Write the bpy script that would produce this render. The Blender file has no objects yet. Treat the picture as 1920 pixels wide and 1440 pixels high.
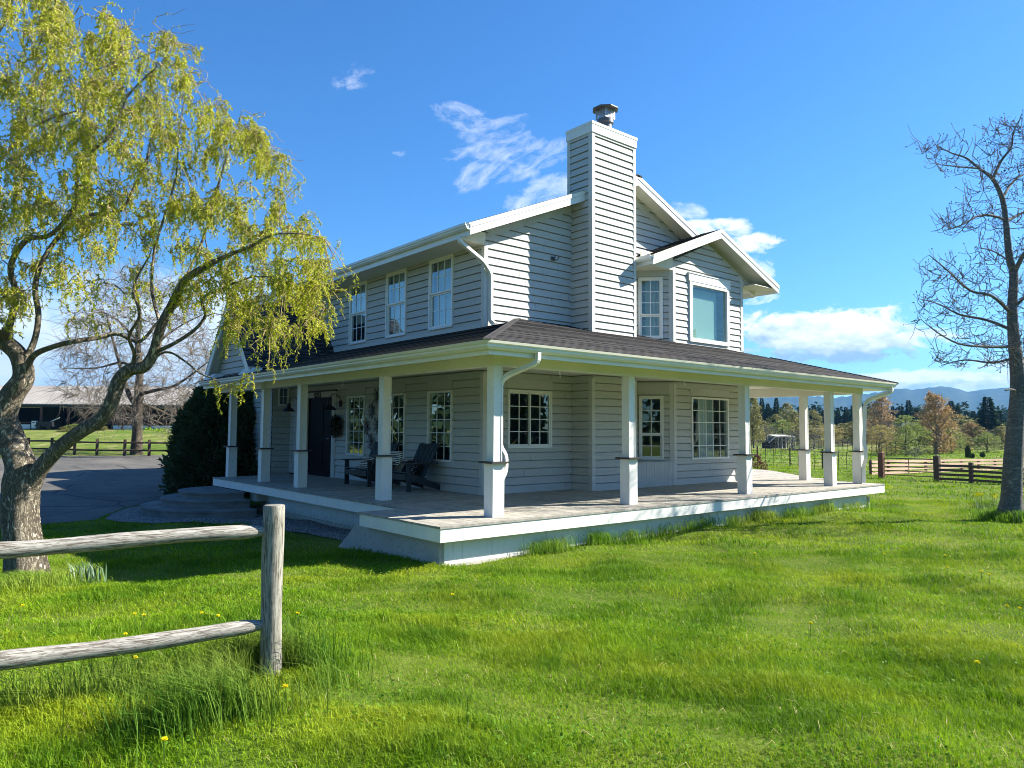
import bpy, math, random
import numpy as np
from mathutils import Vector, Matrix

# ------------------------------------------------------------------ scene, camera, light
S = bpy.context.scene
COL = S.collection
random.seed(7); RNG = np.random.default_rng(11)

FPX = 1366.9
CAM = np.array([-5.51, -8.02, 1.28])
YAW, PIT, ROL = math.radians(50.02), math.radians(3.615), math.radians(0.358)
_f = np.array([math.cos(PIT)*math.cos(YAW), math.cos(PIT)*math.sin(YAW), math.sin(PIT)])
_r = np.array([math.sin(YAW), -math.cos(YAW), 0.0]); _u = np.cross(_r, _f)
CR = math.cos(ROL)*_r + math.sin(ROL)*_u; CU = -math.sin(ROL)*_r + math.cos(ROL)*_u; CF = _f

def at(x, y, depth):
    """a place seen along the direction (x, y) of the 1920 wide photo, depth metres ahead"""
    return CAM + depth*(CF + CR*(x-960)/FPX - CU*(y-720)/FPX)

def onz(x, y, z):
    d = CF + CR*(x-960)/FPX - CU*(y-720)/FPX
    return CAM + d*((z-CAM[2])/d[2])

cam = bpy.data.cameras.new("camera"); camo = bpy.data.objects.new("camera", cam); COL.objects.link(camo)
cam.sensor_width = 36; cam.lens = 36*FPX/1920; cam.clip_start = 0.05; cam.clip_end = 20000
M = Matrix.Identity(4)
for i in range(3):
    M[i][0] = CR[i]; M[i][1] = CU[i]; M[i][2] = -CF[i]; M[i][3] = CAM[i]
camo.matrix_world = M
S.camera = camo
S.view_settings.view_transform = 'Standard'; S.view_settings.look = 'None'
S.view_settings.exposure = 1.6; S.view_settings.gamma = 1.0
S.cycles.max_bounces = 8; S.cycles.transparent_max_bounces = 16; S.cycles.volume_bounces = 1
S.cycles.sample_clamp_indirect = 6.0; S.cycles.filter_width = 1.0

SUN_AZ, SUN_EL = math.radians(-27), math.radians(36)
SUN = Vector((math.cos(SUN_EL)*math.cos(SUN_AZ), math.cos(SUN_EL)*math.sin(SUN_AZ), math.sin(SUN_EL)))
sun = bpy.data.lights.new("sun", 'SUN'); suno = bpy.data.objects.new("sun", sun); COL.objects.link(suno)
sun.energy = 5.0; sun.angle = math.radians(0.5); sun.color = (1.0, 0.93, 0.80)
suno.rotation_euler = SUN.to_track_quat('Z', 'Y').to_euler(); suno.location = (20, -10, 30)

# ------------------------------------------------------------------ node helpers
class NT:
    def __init__(s, tree): s.t = tree; s.n = tree.nodes; s.l = tree.links
    def node(s, typ, **kw):
        nd = s.n.new(typ)
        for k, v in kw.items(): setattr(nd, k, v)
        return nd
    def put(s, sock, v):
        if isinstance(v, bpy.types.NodeSocket): s.l.new(v, sock)
        elif isinstance(v, (tuple, list)) and len(v) == 3 and sock.type == 'RGBA': sock.default_value = (*v, 1)
        else: sock.default_value = v
    def math(s, op, a, b=None, c=None, clamp=False):
        nd = s.node('ShaderNodeMath', operation=op, use_clamp=clamp); s.put(nd.inputs[0], a)
        if b is not None: s.put(nd.inputs[1], b)
        if c is not None: s.put(nd.inputs[2], c)
        return nd.outputs[0]
    def vmath(s, op, a, b=None):
        nd = s.node('ShaderNodeVectorMath', operation=op); s.put(nd.inputs[0], a)
        if b is not None: s.put(nd.inputs[1], b)
        return nd
    def mix(s, f, a, b, blend='MIX'):
        nd = s.node('ShaderNodeMix', data_type='RGBA', blend_type=blend)
        s.put(nd.inputs[0], f); s.put(nd.inputs[6], a); s.put(nd.inputs[7], b); return nd.outputs[2]
    def noise(s, vec, scale, detail=3, rough=.55, dist=0):
        nd = s.node('ShaderNodeTexNoise'); s.put(nd.inputs['Vector'], vec)
        nd.inputs['Scale'].default_value = scale; nd.inputs['Detail'].default_value = detail
        nd.inputs['Roughness'].default_value = rough; nd.inputs['Distortion'].default_value = dist
        return nd.outputs['Fac']
    def ramp(s, fac, stops):
        nd = s.node('ShaderNodeValToRGB'); e = nd.color_ramp.elements
        while len(e) < len(stops): e.new(.5)
        for el, (p, c) in zip(e, stops): el.position = p; el.color = (*c, 1) if len(c) == 3 else c
        s.put(nd.inputs[0], fac); return nd.outputs[0]
    def rng(s, v, a, b, c=0., d=1.):
        nd = s.node('ShaderNodeMapRange', clamp=True); s.put(nd.inputs[0], v)
        for i, q in enumerate((a, b, c, d)): s.put(nd.inputs[1+i], q)
        return nd.outputs[0]
    def mapping(s, vec, scale=(1, 1, 1), rot=(0, 0, 0)):
        nd = s.node('ShaderNodeMapping'); s.put(nd.inputs[0], vec)
        nd.inputs['Scale'].default_value = scale; nd.inputs['Rotation'].default_value = rot; return nd.outputs[0]

# ------------------------------------------------------------------ sky
W = bpy.data.worlds.new("World"); S.world = W; W.use_nodes = True
def build_world():
    t = NT(W.node_tree); t.n.clear()
    out = t.node('ShaderNodeOutputWorld'); bg = t.node('ShaderNodeBackground')
    sky = t.node('ShaderNodeTexSky', sky_type='NISHITA', sun_disc=False)
    sky.sun_elevation = SUN_EL; sky.sun_rotation = math.atan2(SUN.x, SUN.y)
    sky.altitude = 0; sky.air_density = 1.0; sky.dust_density = .3; sky.ozone_density = 3.0
    tc = t.node('ShaderNodeTexCoord'); d = tc.outputs['Generated']
    hsv = t.node('ShaderNodeHueSaturation'); t.put(hsv.inputs['Color'], sky.outputs[0])
    hsv.inputs['Saturation'].default_value = 1.20; hsv.inputs['Value'].default_value = 1.0
    col = t.mix(1.0, hsv.outputs[0], (0.71, 1.03, 1.30), 'MULTIPLY')
    # clouds live on the sky itself, at fixed compass directions
    def patch(px, py, wu, wv, tilt, scale, lo, hi, amt, stretch=1.8, soft=.5, shade=0.0, seed=0.0, white=(8.6, 8.8, 9.0)):
        nonlocal col
        c = CF + CR*(px-960)/FPX - CU*(py-720)/FPX; c = c/np.linalg.norm(c)
        r = np.cross(c, [0, 0, 1.]); r /= np.linalg.norm(r); u = np.cross(r, c)
        ca, sa = math.cos(tilt), math.sin(tilt); r2 = r*ca+u*sa; u2 = -r*sa+u*ca
        a = t.vmath('DOT_PRODUCT', d, tuple(r2)).outputs['Value']; b = t.vmath('DOT_PRODUCT', d, tuple(u2)).outputs['Value']
        fw = t.vmath('DOT_PRODUCT', d, tuple(c)).outputs['Value']
        a = t.math('DIVIDE', a, wu); b2 = t.math('DIVIDE', b, wv)
        rad = t.math('SQRT', t.math('ADD', t.math('MULTIPLY', a, a), t.math('MULTIPLY', b2, b2)))
        fall = t.rng(rad, 1.0, 1.0-soft, 0, 1)
        fall = t.math('MULTIPLY', fall, t.math('GREATER_THAN', fw, 0.0))
        cmb = t.node('ShaderNodeCombineXYZ'); t.put(cmb.inputs[0], t.math('MULTIPLY', a, wu)); t.put(cmb.inputs[1], t.math('MULTIPLY', b, stretch)); cmb.inputs[2].default_value = seed
        nz = t.noise(cmb.outputs[0], scale, 12, .66, .5)
        m = t.math('ADD', nz, t.math('MULTIPLY', t.math('SUBTRACT', fall, 1.0), .42))
        m = t.rng(m, lo, hi, 0, amt)
        m = t.math('MULTIPLY', m, t.rng(fall, 0, .25))
        wcol = white
        if shade:
            nz2 = t.noise(cmb.outputs[0], scale*1.4, 5, .6)
            sh = t.math('ADD', t.math('MULTIPLY', b2, 1.0), t.math('MULTIPLY', t.math('SUBTRACT', nz2, .5), 2.6))
            sh = t.rng(sh, -.6, .28, 0, 1)
            wcol = t.mix(sh, tuple(q*shade for q in (3.2, 4.4, 6.0)), white)
        col = t.mix(m, col, wcol)
    patch(660, 150, .048, .026, .25, 38, .30, .80, .75, 2.0, 1.0, seed=35)
    patch(868, 220, .065, .030, -.25, 34, .42, .90, .65, seed=2)
    patch(925, 262, .095, .040, .25, 30, .38, .88, .62, 2.2, seed=3)
    patch(905, 320, .075, .030, .62, 30, .38, .86, .62, 2.2, seed=4)
    patch(1000, 300, .085, .032, .40, 30, .38, .86, .62, 2.2, seed=24)
    patch(1035, 362, .10, .034, .38, 28, .34, .82, .85, seed=5)
    patch(745, 287, .034, .012, -.15, 50, .38, .90, .5, 2.2, 1.0, seed=6)
    patch(1290, 395, .04, .016, -.3, 34, .34, .68, .6, seed=27)
    patch(1335, 428, .075, .019, -.05, 30, .32, .56, .9, seed=7)
    patch(1415, 456, .045, .018, 0, 36, .30, .52, .95, seed=8)
    patch(1425, 500, .035, .022, -.6, 36, .38, .62, .8, seed=9)
    patch(1425, 562, .034, .009, .2, 50, .36, .60, .6, seed=10)
    patch(1545, 628, .20, .047, -.04, 16, .22, .33, 1.0, 1.9, .8, .92, seed=13)
    patch(1720, 716, .20, .020, 0, 24, .26, .42, .95, 2.6, .6, 1.05, seed=12)
    patch(1960, 700, .16, .03, 0, 22, .30, .50, .6, 2.2, .6, 1.1, seed=15)
    patch(200, 690, .40, .14, .1, 9, .12, .42, .92, 1.6, .8, 1.3, seed=14, white=(7.6, 8.2, 8.8))
    patch(-500, 600, .5, .14, .1, 6, .35, .60, .8, 1.6, .8, 1.3, seed=21)
    t.put(bg.inputs['Color'], col); bg.inputs['Strength'].default_value = 0.055
    t.l.new(bg.outputs[0], out.inputs[0])
build_world()
W.cycles.sampling_method = 'MANUAL'; W.cycles.sample_map_resolution = 512

# ------------------------------------------------------------------ materials
def mat(name, base, rough=.6, spec=.3, fn=None, metal=0.0):
    m = bpy.data.materials.new(name); m.use_nodes = True; t = NT(m.node_tree)
    b = t.n['Principled BSDF']; b.inputs['Roughness'].default_value = rough; b.inputs['Metallic'].default_value = metal
    b.inputs['Specular IOR Level'].default_value = spec; t.put(b.inputs['Base Color'], base)
    if fn: fn(t, b)
    return m
def objco(t): return t.node('ShaderNodeTexCoord').outputs['Object']
def bump(t, b, h, strength=.3, dist=.02):
    nd = t.node('ShaderNodeBump'); nd.inputs['Strength'].default_value = strength; nd.inputs['Distance'].default_value = dist
    t.put(nd.inputs['Height'], h); t.l.new(nd.outputs[0], b.inputs['Normal'])
def varied(c1, c2, scale, lo=.35, hi=.65, bmp=0, stretch=(1, 1, 1), fine=None, bdist=.01):
    def fn(t, b):
        o = t.mapping(objco(t), stretch); n = t.noise(o, scale, 5, .6)
        c = t.mix(t.rng(n, lo, hi), c1, c2)
        if fine:
            n2 = t.noise(o, fine[1], 4, .7); c = t.mix(t.rng(n2, fine[2], fine[3]), c, fine[0])
        t.put(b.inputs['Base Color'], c)
        if bmp: bump(t, b, t.noise(o, scale*4, 5, .65), bmp, bdist)
    return fn

def siding_fn(t, b):
    o = objco(t); streak = t.mapping(o, (2.2, 2.2, 26)); big = t.noise(o, .8, 3)
    c = t.mix(t.rng(big, .3, .7), (.465, .475, .45), (.525, .53, .50))
    n = t.noise(streak, 3.0, 6, .72); n3 = t.noise(o, 38, 3, .7)
    fl = t.math('MULTIPLY', t.rng(n, .54, .66), t.rng(n3, .38, .62))
    c = t.mix(t.math('MULTIPLY', fl, .85), c, (.66, .65, .61))
    n2 = t.noise(streak, 6.5, 4, .75); c = t.mix(t.math('MULTIPLY', t.rng(n2, .55, .66), .55), c, (.27, .255, .225))
    t.put(b.inputs['Base Color'], c); bump(t, b, t.noise(streak, 9, 5, .7), .25, .006)
MAT = {}
MAT['siding'] = mat('siding', (.5, .48, .43), .75, .2, siding_fn)
def white_fn(t, b):
    o = objco(t); n = t.noise(o, 2.2, 6, .7); n2 = t.noise(t.mapping(o, (9, 9, 30)), 2.5, 5, .75)
    c = t.mix(t.rng(n, .35, .7), (.80, .79, .75), (.71, .71, .68))
    c = t.mix(t.math('MULTIPLY', t.rng(n2, .58, .68), .6), c, (.44, .44, .41)); st = t.noise(t.mapping(o, (11, 11, .9)), 1.0, 4, .65); c = t.mix(t.math('MULTIPLY', t.rng(st, .55, .72), .4), c, (.50, .52, .46))
    t.put(b.inputs['Base Color'], c)
MAT['white'] = mat('white_paint', (.8, .8, .78), .5, .35, white_fn)
MAT['vinyl'] = mat('white_vinyl', (.8, .8, .77), .38, .4)
MAT['gutter'] = mat('gutter_metal', (.74, .76, .73), .3, .5, varied((.76, .78, .75), (.66, .68, .64), 1.7))
MAT['cream'] = mat('soffit_paint', (.72, .70, .60), .6, .25, varied((.74, .72, .63), (.66, .65, .55), 1.1))
MAT['trim_grey'] = mat('trim_paint', (.56, .56, .52), .6, .3)
def dirt_fn(c1, c2, ztop):
    def fn(t, b):
        o = objco(t); n = t.noise(o, 1.4, 5, .65); c = t.mix(t.rng(n, .35, .65), c1, c2)
        sp = t.noise(o, 22, 4, .75); z = t.node('ShaderNodeSeparateXYZ'); t.put(z.inputs[0], o)
        splash = t.rng(t.math('ADD', z.outputs[2], t.math('MULTIPLY', t.math('SUBTRACT', sp, .5), .5)), ztop, ztop-.22)
        streak = t.noise(t.mapping(o, (14, 14, .8)), 1.0, 3, .6)
        c = t.mix(t.math('MULTIPLY', splash, .65), c, (.20, .17, .11)); c = t.mix(t.math('MULTIPLY', t.rng(streak, .58, .74), .35), c, (.33, .33, .29)); t.put(b.inputs['Base Color'], c)
    return fn
MAT['skirt'] = mat('skirt_panel', (.6, .62, .6), .65, .25, dirt_fn((.76, .78, .76), (.66, .68, .67), -.46))
def shingle_fn(t, b):
    uv = t.node('ShaderNodeUVMap').outputs[0]; o = objco(t)
    br = t.node('ShaderNodeTexBrick', offset=.5); t.put(br.inputs['Vector'], uv)
    br.inputs['Scale'].default_value = 1.0; br.inputs['Brick Width'].default_value = .2; br.inputs['Row Height'].default_value = .14
    br.inputs['Mortar Size'].default_value = .006; br.inputs['Color1'].default_value = (.055, .052, .052, 1)
    br.inputs['Color2'].default_value = (.022, .021, .023, 1); br.inputs['Mortar'].default_value = (.008, .008, .009, 1); br.inputs['Bias'].default_value = -.1
    n = t.noise(o, 1.3, 4); st_ = t.noise(t.mapping(uv, (1.9, 13, 1)), 1.6, 5, .8)
    c = t.mix(t.rng(st_, .50, .60), br.outputs[0], (.135, .13, .13)); c = t.mix(t.rng(st_, .50, .42), c, (.008, .008, .010))
    c = t.mix(t.rng(n, .45, .75), c, t.mix(.2, c, (.12, .10, .08)))
    sp = t.noise(o, 90, 2, .7); c = t.mix(t.math('MULTIPLY', t.rng(sp, .58, .74), .5), c, (.20, .19, .18)); t.put(b.inputs['Base Color'], c)
    bump(t, b, t.math('ADD', br.outputs['Fac'], t.math('MULTIPLY', t.math('ADD', sp, st_), -1)), -.6, .02)
MAT['shingle'] = mat('asphalt_shingles', (.05, .045, .045), .9, .15, shingle_fn)
def deck_fn(t, b):
    o = objco(t); r = t.node('ShaderNodeAttribute', attribute_name='tint').outputs['Fac']
    g = t.node('ShaderNodeAttribute', attribute_name='along').outputs['Vector']
    n = t.noise(t.mapping(o, (6, 6, 6)), 1, 5, .7); n2 = t.noise(o, 55, 4, .75)
    c = t.mix(r, (.37, .345, .295), (.22, .21, .185)); c = t.mix(t.rng(n, .4, .7), c, (.45, .43, .385))
    c = t.mix(t.math('MULTIPLY', t.rng(n2, .5, .72), .6), c, (.14, .12, .10)); t.put(b.inputs['Base Color'], c)
    bump(t, b, n2, .3, .004)
MAT['deck'] = mat('weathered_deck', (.35, .3, .25), .8, .2, deck_fn)
def conc_fn(t, b):
    o = objco(t); n = t.noise(o, 2.5, 5); sp = t.noise(o, 30, 3, .75)
    c = t.mix(t.rng(n, .3, .7), (.46, .45, .43), (.37, .365, .35)); c = t.mix(t.rng(sp, .60, .67), c, (.13, .125, .12))
    t.put(b.inputs['Base Color'], c); bump(t, b, t.noise(o, 30, 4, .7), .35, .01)
MAT['stucco'] = mat('speckled_concrete', (.4, .4, .38), .85, .15, conc_fn)
MAT['concrete'] = mat('step_concrete', (.3, .29, .27), .85, .2, varied((.22, .22, .21), (.14, .14, .135), 2.5, bmp=.2))
MAT['footing'] = mat('pale_footing', (.6, .57, .5), .8, .2, dirt_fn((.62, .59, .52), (.50, .47, .41), -.50))
MAT['black'] = mat('black_metal', (.018, .018, .02), .45, .4)
MAT['door'] = mat('dark_door', (.004, .004, .008), .5, .15)
MAT['dark_wood'] = mat('dark_stained_ledge', (.035, .033, .032), .5, .4)
MAT['steel'] = mat('flue_steel', (.42, .43, .43), .4, .5, metal=.8)
MAT['flashing'] = mat('dark_flue_metal', (.10, .10, .105), .45, .5, metal=.6)
MAT['chair'] = mat('charcoal_chair_paint', (.032, .042, .048), .5, .35)
MAT['cushion'] = mat('chair_cushion', (.10, .13, .13), .9, .1)
def stripe_fn(t, b):
    o = objco(t); w = t.node('ShaderNodeTexWave', wave_type='BANDS', bands_direction='X'); t.put(w.inputs[0], o); w.inputs['Scale'].default_value = 7.5
    t.put(b.inputs['Base Color'], t.mix(t.math('GREATER_THAN', w.outputs['Fac'], .5), (.02, .02, .022), (.75, .74, .7)))
MAT['stripe'] = mat('striped_cloth', (.5, .5, .5), .9, .1, stripe_fn)
def dot_fn(t, b):
    o = objco(t); v = t.node('ShaderNodeTexVoronoi'); t.put(v.inputs['Vector'], o); v.inputs['Scale'].default_value = 26; v.inputs['Randomness'].default_value = .35
    t.put(b.inputs['Base Color'], t.mix(t.math('LESS_THAN', v.outputs['Distance'], .28), (.02, .018, .022), (.6, .5, .5)))
MAT['dots'] = mat('dotted_cloth', (.1, .1, .1), .9, .1, dot_fn)
MAT['curtain'] = mat('white_curtain', (.72, .76, .78), .9, .1)
MAT['blind'] = mat('pale_green_blind', (.52, .68, .62), .9, .1)
MAT['grille'] = mat('white_window_bars', (.82, .83, .82), .4, .4)
def glass_mat():
    m = bpy.data.materials.new('window_glass'); m.use_nodes = True; t = NT(m.node_tree); t.n.clear()
    out = t.node('ShaderNodeOutputMaterial'); tr = t.node('ShaderNodeBsdfTransparent'); tr.inputs[0].default_value = (.80, .86, .85, 1)
    gl = t.node('ShaderNodeBsdfGlossy'); gl.inputs['Roughness'].default_value = .004; gl.inputs[0].default_value = (.95, 1, 1, 1)
    bm = t.node('ShaderNodeBump'); bm.inputs['Strength'].default_value = .04; bm.inputs['Distance'].default_value = .05
    t.put(bm.inputs['Height'], t.noise(objco(t), 1.6, 1)); t.l.new(bm.outputs[0], gl.inputs['Normal'])
    fr = t.node('ShaderNodeFresnel'); fr.inputs[0].default_value = 1.5
    mx = t.node('ShaderNodeMixShader'); t.put(mx.inputs[0], t.math('MULTIPLY', t.math('MULTIPLY_ADD', fr.outputs[0], 2.0, .07, True), t.math('SUBTRACT', 1.0, t.node('ShaderNodeNewGeometry').outputs['Backfacing'])))
    t.l.new(tr.outputs[0], mx.inputs[1]); t.l.new(gl.outputs[0], mx.inputs[2]); t.l.new(mx.outputs[0], out.inputs[0]); return m
MAT['glass'] = glass_mat()
MAT['interior'] = mat('dim_room', (.16, .15, .14), .9, .1)
def bark_fn(c1, c2, c3, sc, zs=.22, br=.9):
    def fn(t, b):
        o = objco(t); v = t.mapping(o, (1, 1, zs)); n = t.noise(v, sc, 8, .72, 1.2); n2 = t.noise(o, sc*.25, 3)
        rd = t.math('ABSOLUTE', t.math('SUBTRACT', n, .5)); cr = t.rng(rd, .0, .07)
        c = t.mix(t.rng(n, .36, .62), c1, c2); c = t.mix(t.rng(n2, .4, .7), c, t.mix(.4, c, c2)); c = t.mix(t.math('MULTIPLY', t.math('SUBTRACT', 1.0, cr), .8), c, c3)
        t.put(b.inputs['Base Color'], c); bump(t, b, t.math('ADD', cr, n), br, .04)
    return fn
MAT['willow_bark'] = mat('willow_bark', (.25, .2, .14), .9, .1, bark_fn((.34, .29, .21), (.56, .50, .40), (.04, .03, .022), 22, .3, 1.0))
MAT['grey_bark'] = mat('grey_bark', (.16, .15, .14), .9, .1, bark_fn((.13, .13, .135), (.30, .29, .285), (.05, .05, .052), 9, 3.2, .6))
MAT['brown_bark'] = mat('brown_bark', (.14, .11, .08), .9, .1, bark_fn((.13, .105, .08), (.24, .20, .15), (.04, .03, .02), 9))
MAT['twig'] = mat('willow_twig', (.40, .31, .15), .8, .1)
MAT['dark_twig'] = mat('bare_twig', (.11, .10, .095), .85, .1)
MAT['tan_twig'] = mat('tan_twig', (.19, .165, .13), .85, .1)
def leaf_mat(name, c1, c2, trans=.35, sc=.9, spec=.25):
    m = bpy.data.materials.new(name); m.use_nodes = True; t = NT(m.node_tree); b = t.n['Principled BSDF']
    r = t.node('ShaderNodeAttribute', attribute_name='rnd').outputs['Fac']
    c = t.mix(r, c1, c2); n = t.noise(objco(t), sc, 3); c = t.mix(t.rng(n, .35, .65), c, t.mix(.5, c, c2))
    t.put(b.inputs['Base Color'], c); b.inputs['Roughness'].default_value = .55; b.inputs['Specular IOR Level'].default_value = spec
    tl = t.node('ShaderNodeBsdfTranslucent'); t.put(tl.inputs[0], t.mix(.5, c, c2)); mx = t.node('ShaderNodeMixShader'); mx.inputs[0].default_value = trans
    t.l.new(b.outputs[0], mx.inputs[1]); t.l.new(tl.outputs[0], mx.inputs[2]); t.l.new(mx.outputs[0], t.n['Material Output'].inputs[0]); return m
MAT['willow_leaf'] = leaf_mat('willow_leaf', (.22, .30, .018), (.48, .50, .03), .42)
MAT['cedar_leaf'] = leaf_mat('cedar_leaf', (.022, .045, .016), (.07, .11, .035), .2)
MAT['fir_leaf'] = leaf_mat('fir_needles', (.018, .04, .028), (.045, .08, .04), .1, .9, .02)
MAT['olive_leaf'] = leaf_mat('olive_leaf', (.15, .155, .055), (.29, .27, .085), .3)
MAT['spring_leaf'] = leaf_mat('spring_leaf', (.14, .20, .04), (.28, .34, .08), .35)
MAT['rust_leaf'] = leaf_mat('rust_bud', (.26, .165, .08), (.42, .28, .12), .25)
MAT['straw_leaf'] = leaf_mat('straw_bud', (.28, .22, .07), (.40, .34, .10), .3)
MAT['red_leaf'] = leaf_mat('red_twig_leaf', (.10, .035, .03), (.17, .07, .05), .2)
MAT['wreath_leaf'] = leaf_mat('wreath_leaf', (.02, .03, .015), (.07, .055, .03), .1)

def grass_mat(name, c1, c2, c3):
    m = bpy.data.materials.new(name); m.use_nodes = True; t = NT(m.node_tree); b = t.n['Principled BSDF']
    r = t.node('ShaderNodeAttribute', attribute_name='rnd').outputs['Fac']; o = objco(t)
    n = t.noise(o, .7, 4, .6); n2 = t.noise(o, 3.1, 3, .6)
    c = t.mix(r, c1, c2); c = t.mix(t.math('MULTIPLY', t.rng(n, .48, .72), .75), c, c3); c = t.mix(t.math('MULTIPLY', t.rng(n2, .55, .75), .5), c, c3)
    t.put(b.inputs['Base Color'], c); b.inputs['Roughness'].default_value = .6; b.inputs['Specular IOR Level'].default_value = .12
    tl = t.node('ShaderNodeBsdfTranslucent'); t.put(tl.inputs[0], c); mx = t.node('ShaderNodeMixShader'); mx.inputs[0].default_value = .38
    t.l.new(b.outputs[0], mx.inputs[1]); t.l.new(tl.outputs[0], mx.inputs[2]); t.l.new(mx.outputs[0], t.n['Material Output'].inputs[0]); return m
MAT['grass'] = grass_mat('grass_blades', (.045, .135, .004), (.24, .395, .009), (.37, .43, .022))
MAT['tall_grass'] = grass_mat('tall_grass_blades', (.075, .19, .012), (.19, .34, .025), (.32, .37, .06))
MAT['clover'] = grass_mat('clover_leaves', (.06, .17, .012), (.13, .28, .02), (.22, .36, .03)); MAT['straw_blade'] = grass_mat('straw_blades', (.42, .36, .16), (.55, .48, .25), (.5, .45, .2))
MAT['painted_shade_grass'] = grass_mat('tall_grass_painted_shade', (.045, .13, .010), (.12, .24, .02), (.26, .32, .05))  # darker copy of the tall grass; the fence shadow is painted into its colour
def ground_fn(t, b):
    o = objco(t); n = t.noise(o, .5, 5, .65); n2 = t.noise(o, 14, 5, .75)
    near = t.mix(t.rng(n2, .3, .7), (.045, .085, .012), (.11, .16, .022)); near = t.mix(t.rng(n, .45, .7), near, (.15, .18, .035))
    far = t.mix(t.rng(t.noise(o, .035, 5, .7), .42, .6), (.11, .18, .025), (.24, .23, .08)); far = t.mix(t.math('MULTIPLY', t.rng(t.noise(t.mapping(o, (1, 1, 1)), 1.3, 6, .8), .42, .62), .75), far, (.055, .09, .018)); far = t.mix(t.rng(t.noise(o, .45, 4, .7), .52, .68), far, (.27, .25, .11))
    dist = t.vmath('LENGTH', t.vmath('SUBTRACT', o, (0, 0, 0)).outputs[0]).outputs['Value']
    t.put(b.inputs['Base Color'], t.mix(t.rng(dist, 18, 50), near, far)); bump(t, b, n2, .5, .05)
MAT['ground'] = mat('lawn_soil', (.1, .15, .03), .95, .05, ground_fn)
def asphalt_fn(t, b):
    o = objco(t); n = t.noise(t.mapping(o, (1, .35, 1), (0, 0, -.9)), .5, 6, .7); f = t.noise(o, 60, 3, .8)
    c = t.mix(t.rng(n, .38, .64), (.085, .082, .075), (.165, .155, .135)); c = t.mix(t.rng(f, .35, .7), c, t.mix(.45, c, (.03, .03, .03)))
    vo = t.node('ShaderNodeTexVoronoi', feature='DISTANCE_TO_EDGE'); t.put(vo.inputs['Vector'], t.vmath('ADD', o, t.vmath('SCALE', t.n.new('ShaderNodeTexNoise').outputs['Color']).outputs[0]).outputs[0]); vo.inputs['Scale'].default_value = .22; c = t.mix(t.rng(vo.outputs['Distance'], .010, .002), c, (.025, .025, .025))
    t.put(b.inputs['Base Color'], c)
MAT['asphalt'] = mat('asphalt', (.1, .1, .1), .85, .25, asphalt_fn)
def gravel_fn(t, b):
    o = objco(t); v = t.node('ShaderNodeTexVoronoi'); t.put(v.inputs['Vector'], o); v.inputs['Scale'].default_value = 34
    c = t.mix(t.math('FRACT', t.math('MULTIPLY', t.vmath('DOT_PRODUCT', v.outputs['Color'], (1, 1, 1)).outputs['Value'], 3.7)), (.16, .155, .15), (.46, .45, .43))
    c = t.mix(t.rng(v.outputs['Distance'], .25, .7), c, (.05, .05, .05)); t.put(b.inputs['Base Color'], c); bump(t, b, v.outputs['Distance'], -.8, .03)
MAT['gravel'] = mat('grey_gravel', (.3, .3, .3), .85, .2, gravel_fn)
def log_fn(t, b):
    u = t.node('ShaderNodeUVMap').outputs[0]; n = t.noise(t.mapping(u, (3.5, 18, 1)), 2.0, 8, .8, .8); n2 = t.noise(t.mapping(u, (5, 9, 1)), 2, 5, .7)
    c = t.mix(t.rng(n2, .35, .65), (.46, .445, .405), (.30, .285, .25)); c = t.mix(t.math('MULTIPLY', t.rng(n, .47, .56), .92), c, (.075, .058, .042))
    t.put(b.inputs['Base Color'], c); bump(t, b, n, -.6, .015)
MAT['log'] = mat('weathered_log', (.4, .38, .32), .85, .15, log_fn)
def post_fn(t, b):
    u = t.node('ShaderNodeUVMap').outputs[0]; n = t.noise(t.mapping(u, (3.0, 20, 1)), 2.0, 8, .8, .6); n2 = t.noise(t.mapping(u, (4, 6, 1)), 1.6, 5, .7)
    c = t.mix(t.rng(n2, .35, .68), (.37, .36, .315), (.235, .23, .19)); c = t.mix(t.math('MULTIPLY', t.rng(n, .47, .57), .88), c, (.065, .054, .042))
    t.put(b.inputs['Base Color'], c); bump(t, b, n, -.6, .012)
MAT['post'] = mat('weathered_post', (.36, .34, .28), .85, .15, post_fn)
MAT['dark_rail'] = mat('dark_creosote_rail', (.075, .055, .042), .8, .2)
MAT['pink_board'] = mat('faded_red_board', (.42, .27, .20), .85, .1, varied((.72, .50, .38), (.56, .39, .30), .7))
MAT['red_post'] = mat('red_brown_post', (.13, .06, .045), .8, .2)
MAT['gate_steel'] = mat('gate_steel', (.13, .085, .065), .55, .4, metal=.3)
MAT['wire'] = mat('fence_wire', (.14, .14, .13), .5, .4, metal=.5)
MAT['metal_roof'] = mat('pale_metal_roof', (.42, .40, .38), .5, .4, varied((.30, .285, .27), (.21, .195, .18), .4))
MAT['barn_wood'] = mat('barn_timber', (.13, .065, .045), .8, .2)
MAT['barn_dark'] = mat('barn_dark_panel', (.05, .055, .055), .8, .2)
MAT['pale_wall'] = mat('pale_wall', (.62, .60, .54), .8, .2)
MAT['dark_roof'] = mat('dark_house_roof', (.09, .085, .085), .8, .2)
MAT['brown_wall'] = mat('brown_gable', (.22, .13, .09), .8, .2)
MAT['bone'] = mat('white_plastic', (.78, .78, .74), .5, .3)
MAT['hill'] = mat('forested_hill', (.05, .07, .05), .95, .05, varied((.018, .035, .026), (.045, .06, .045), .012, .35, .62))
MAT['yellow'] = mat('yellow_petals', (.90, .80, .02), .6, .2)
MAT['stem'] = mat('green_stem', (.09, .17, .03), .6, .2)
MAT['blue_leaf'] = mat('grey_green_leaf', (.10, .17, .09), .5, .3)

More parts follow.
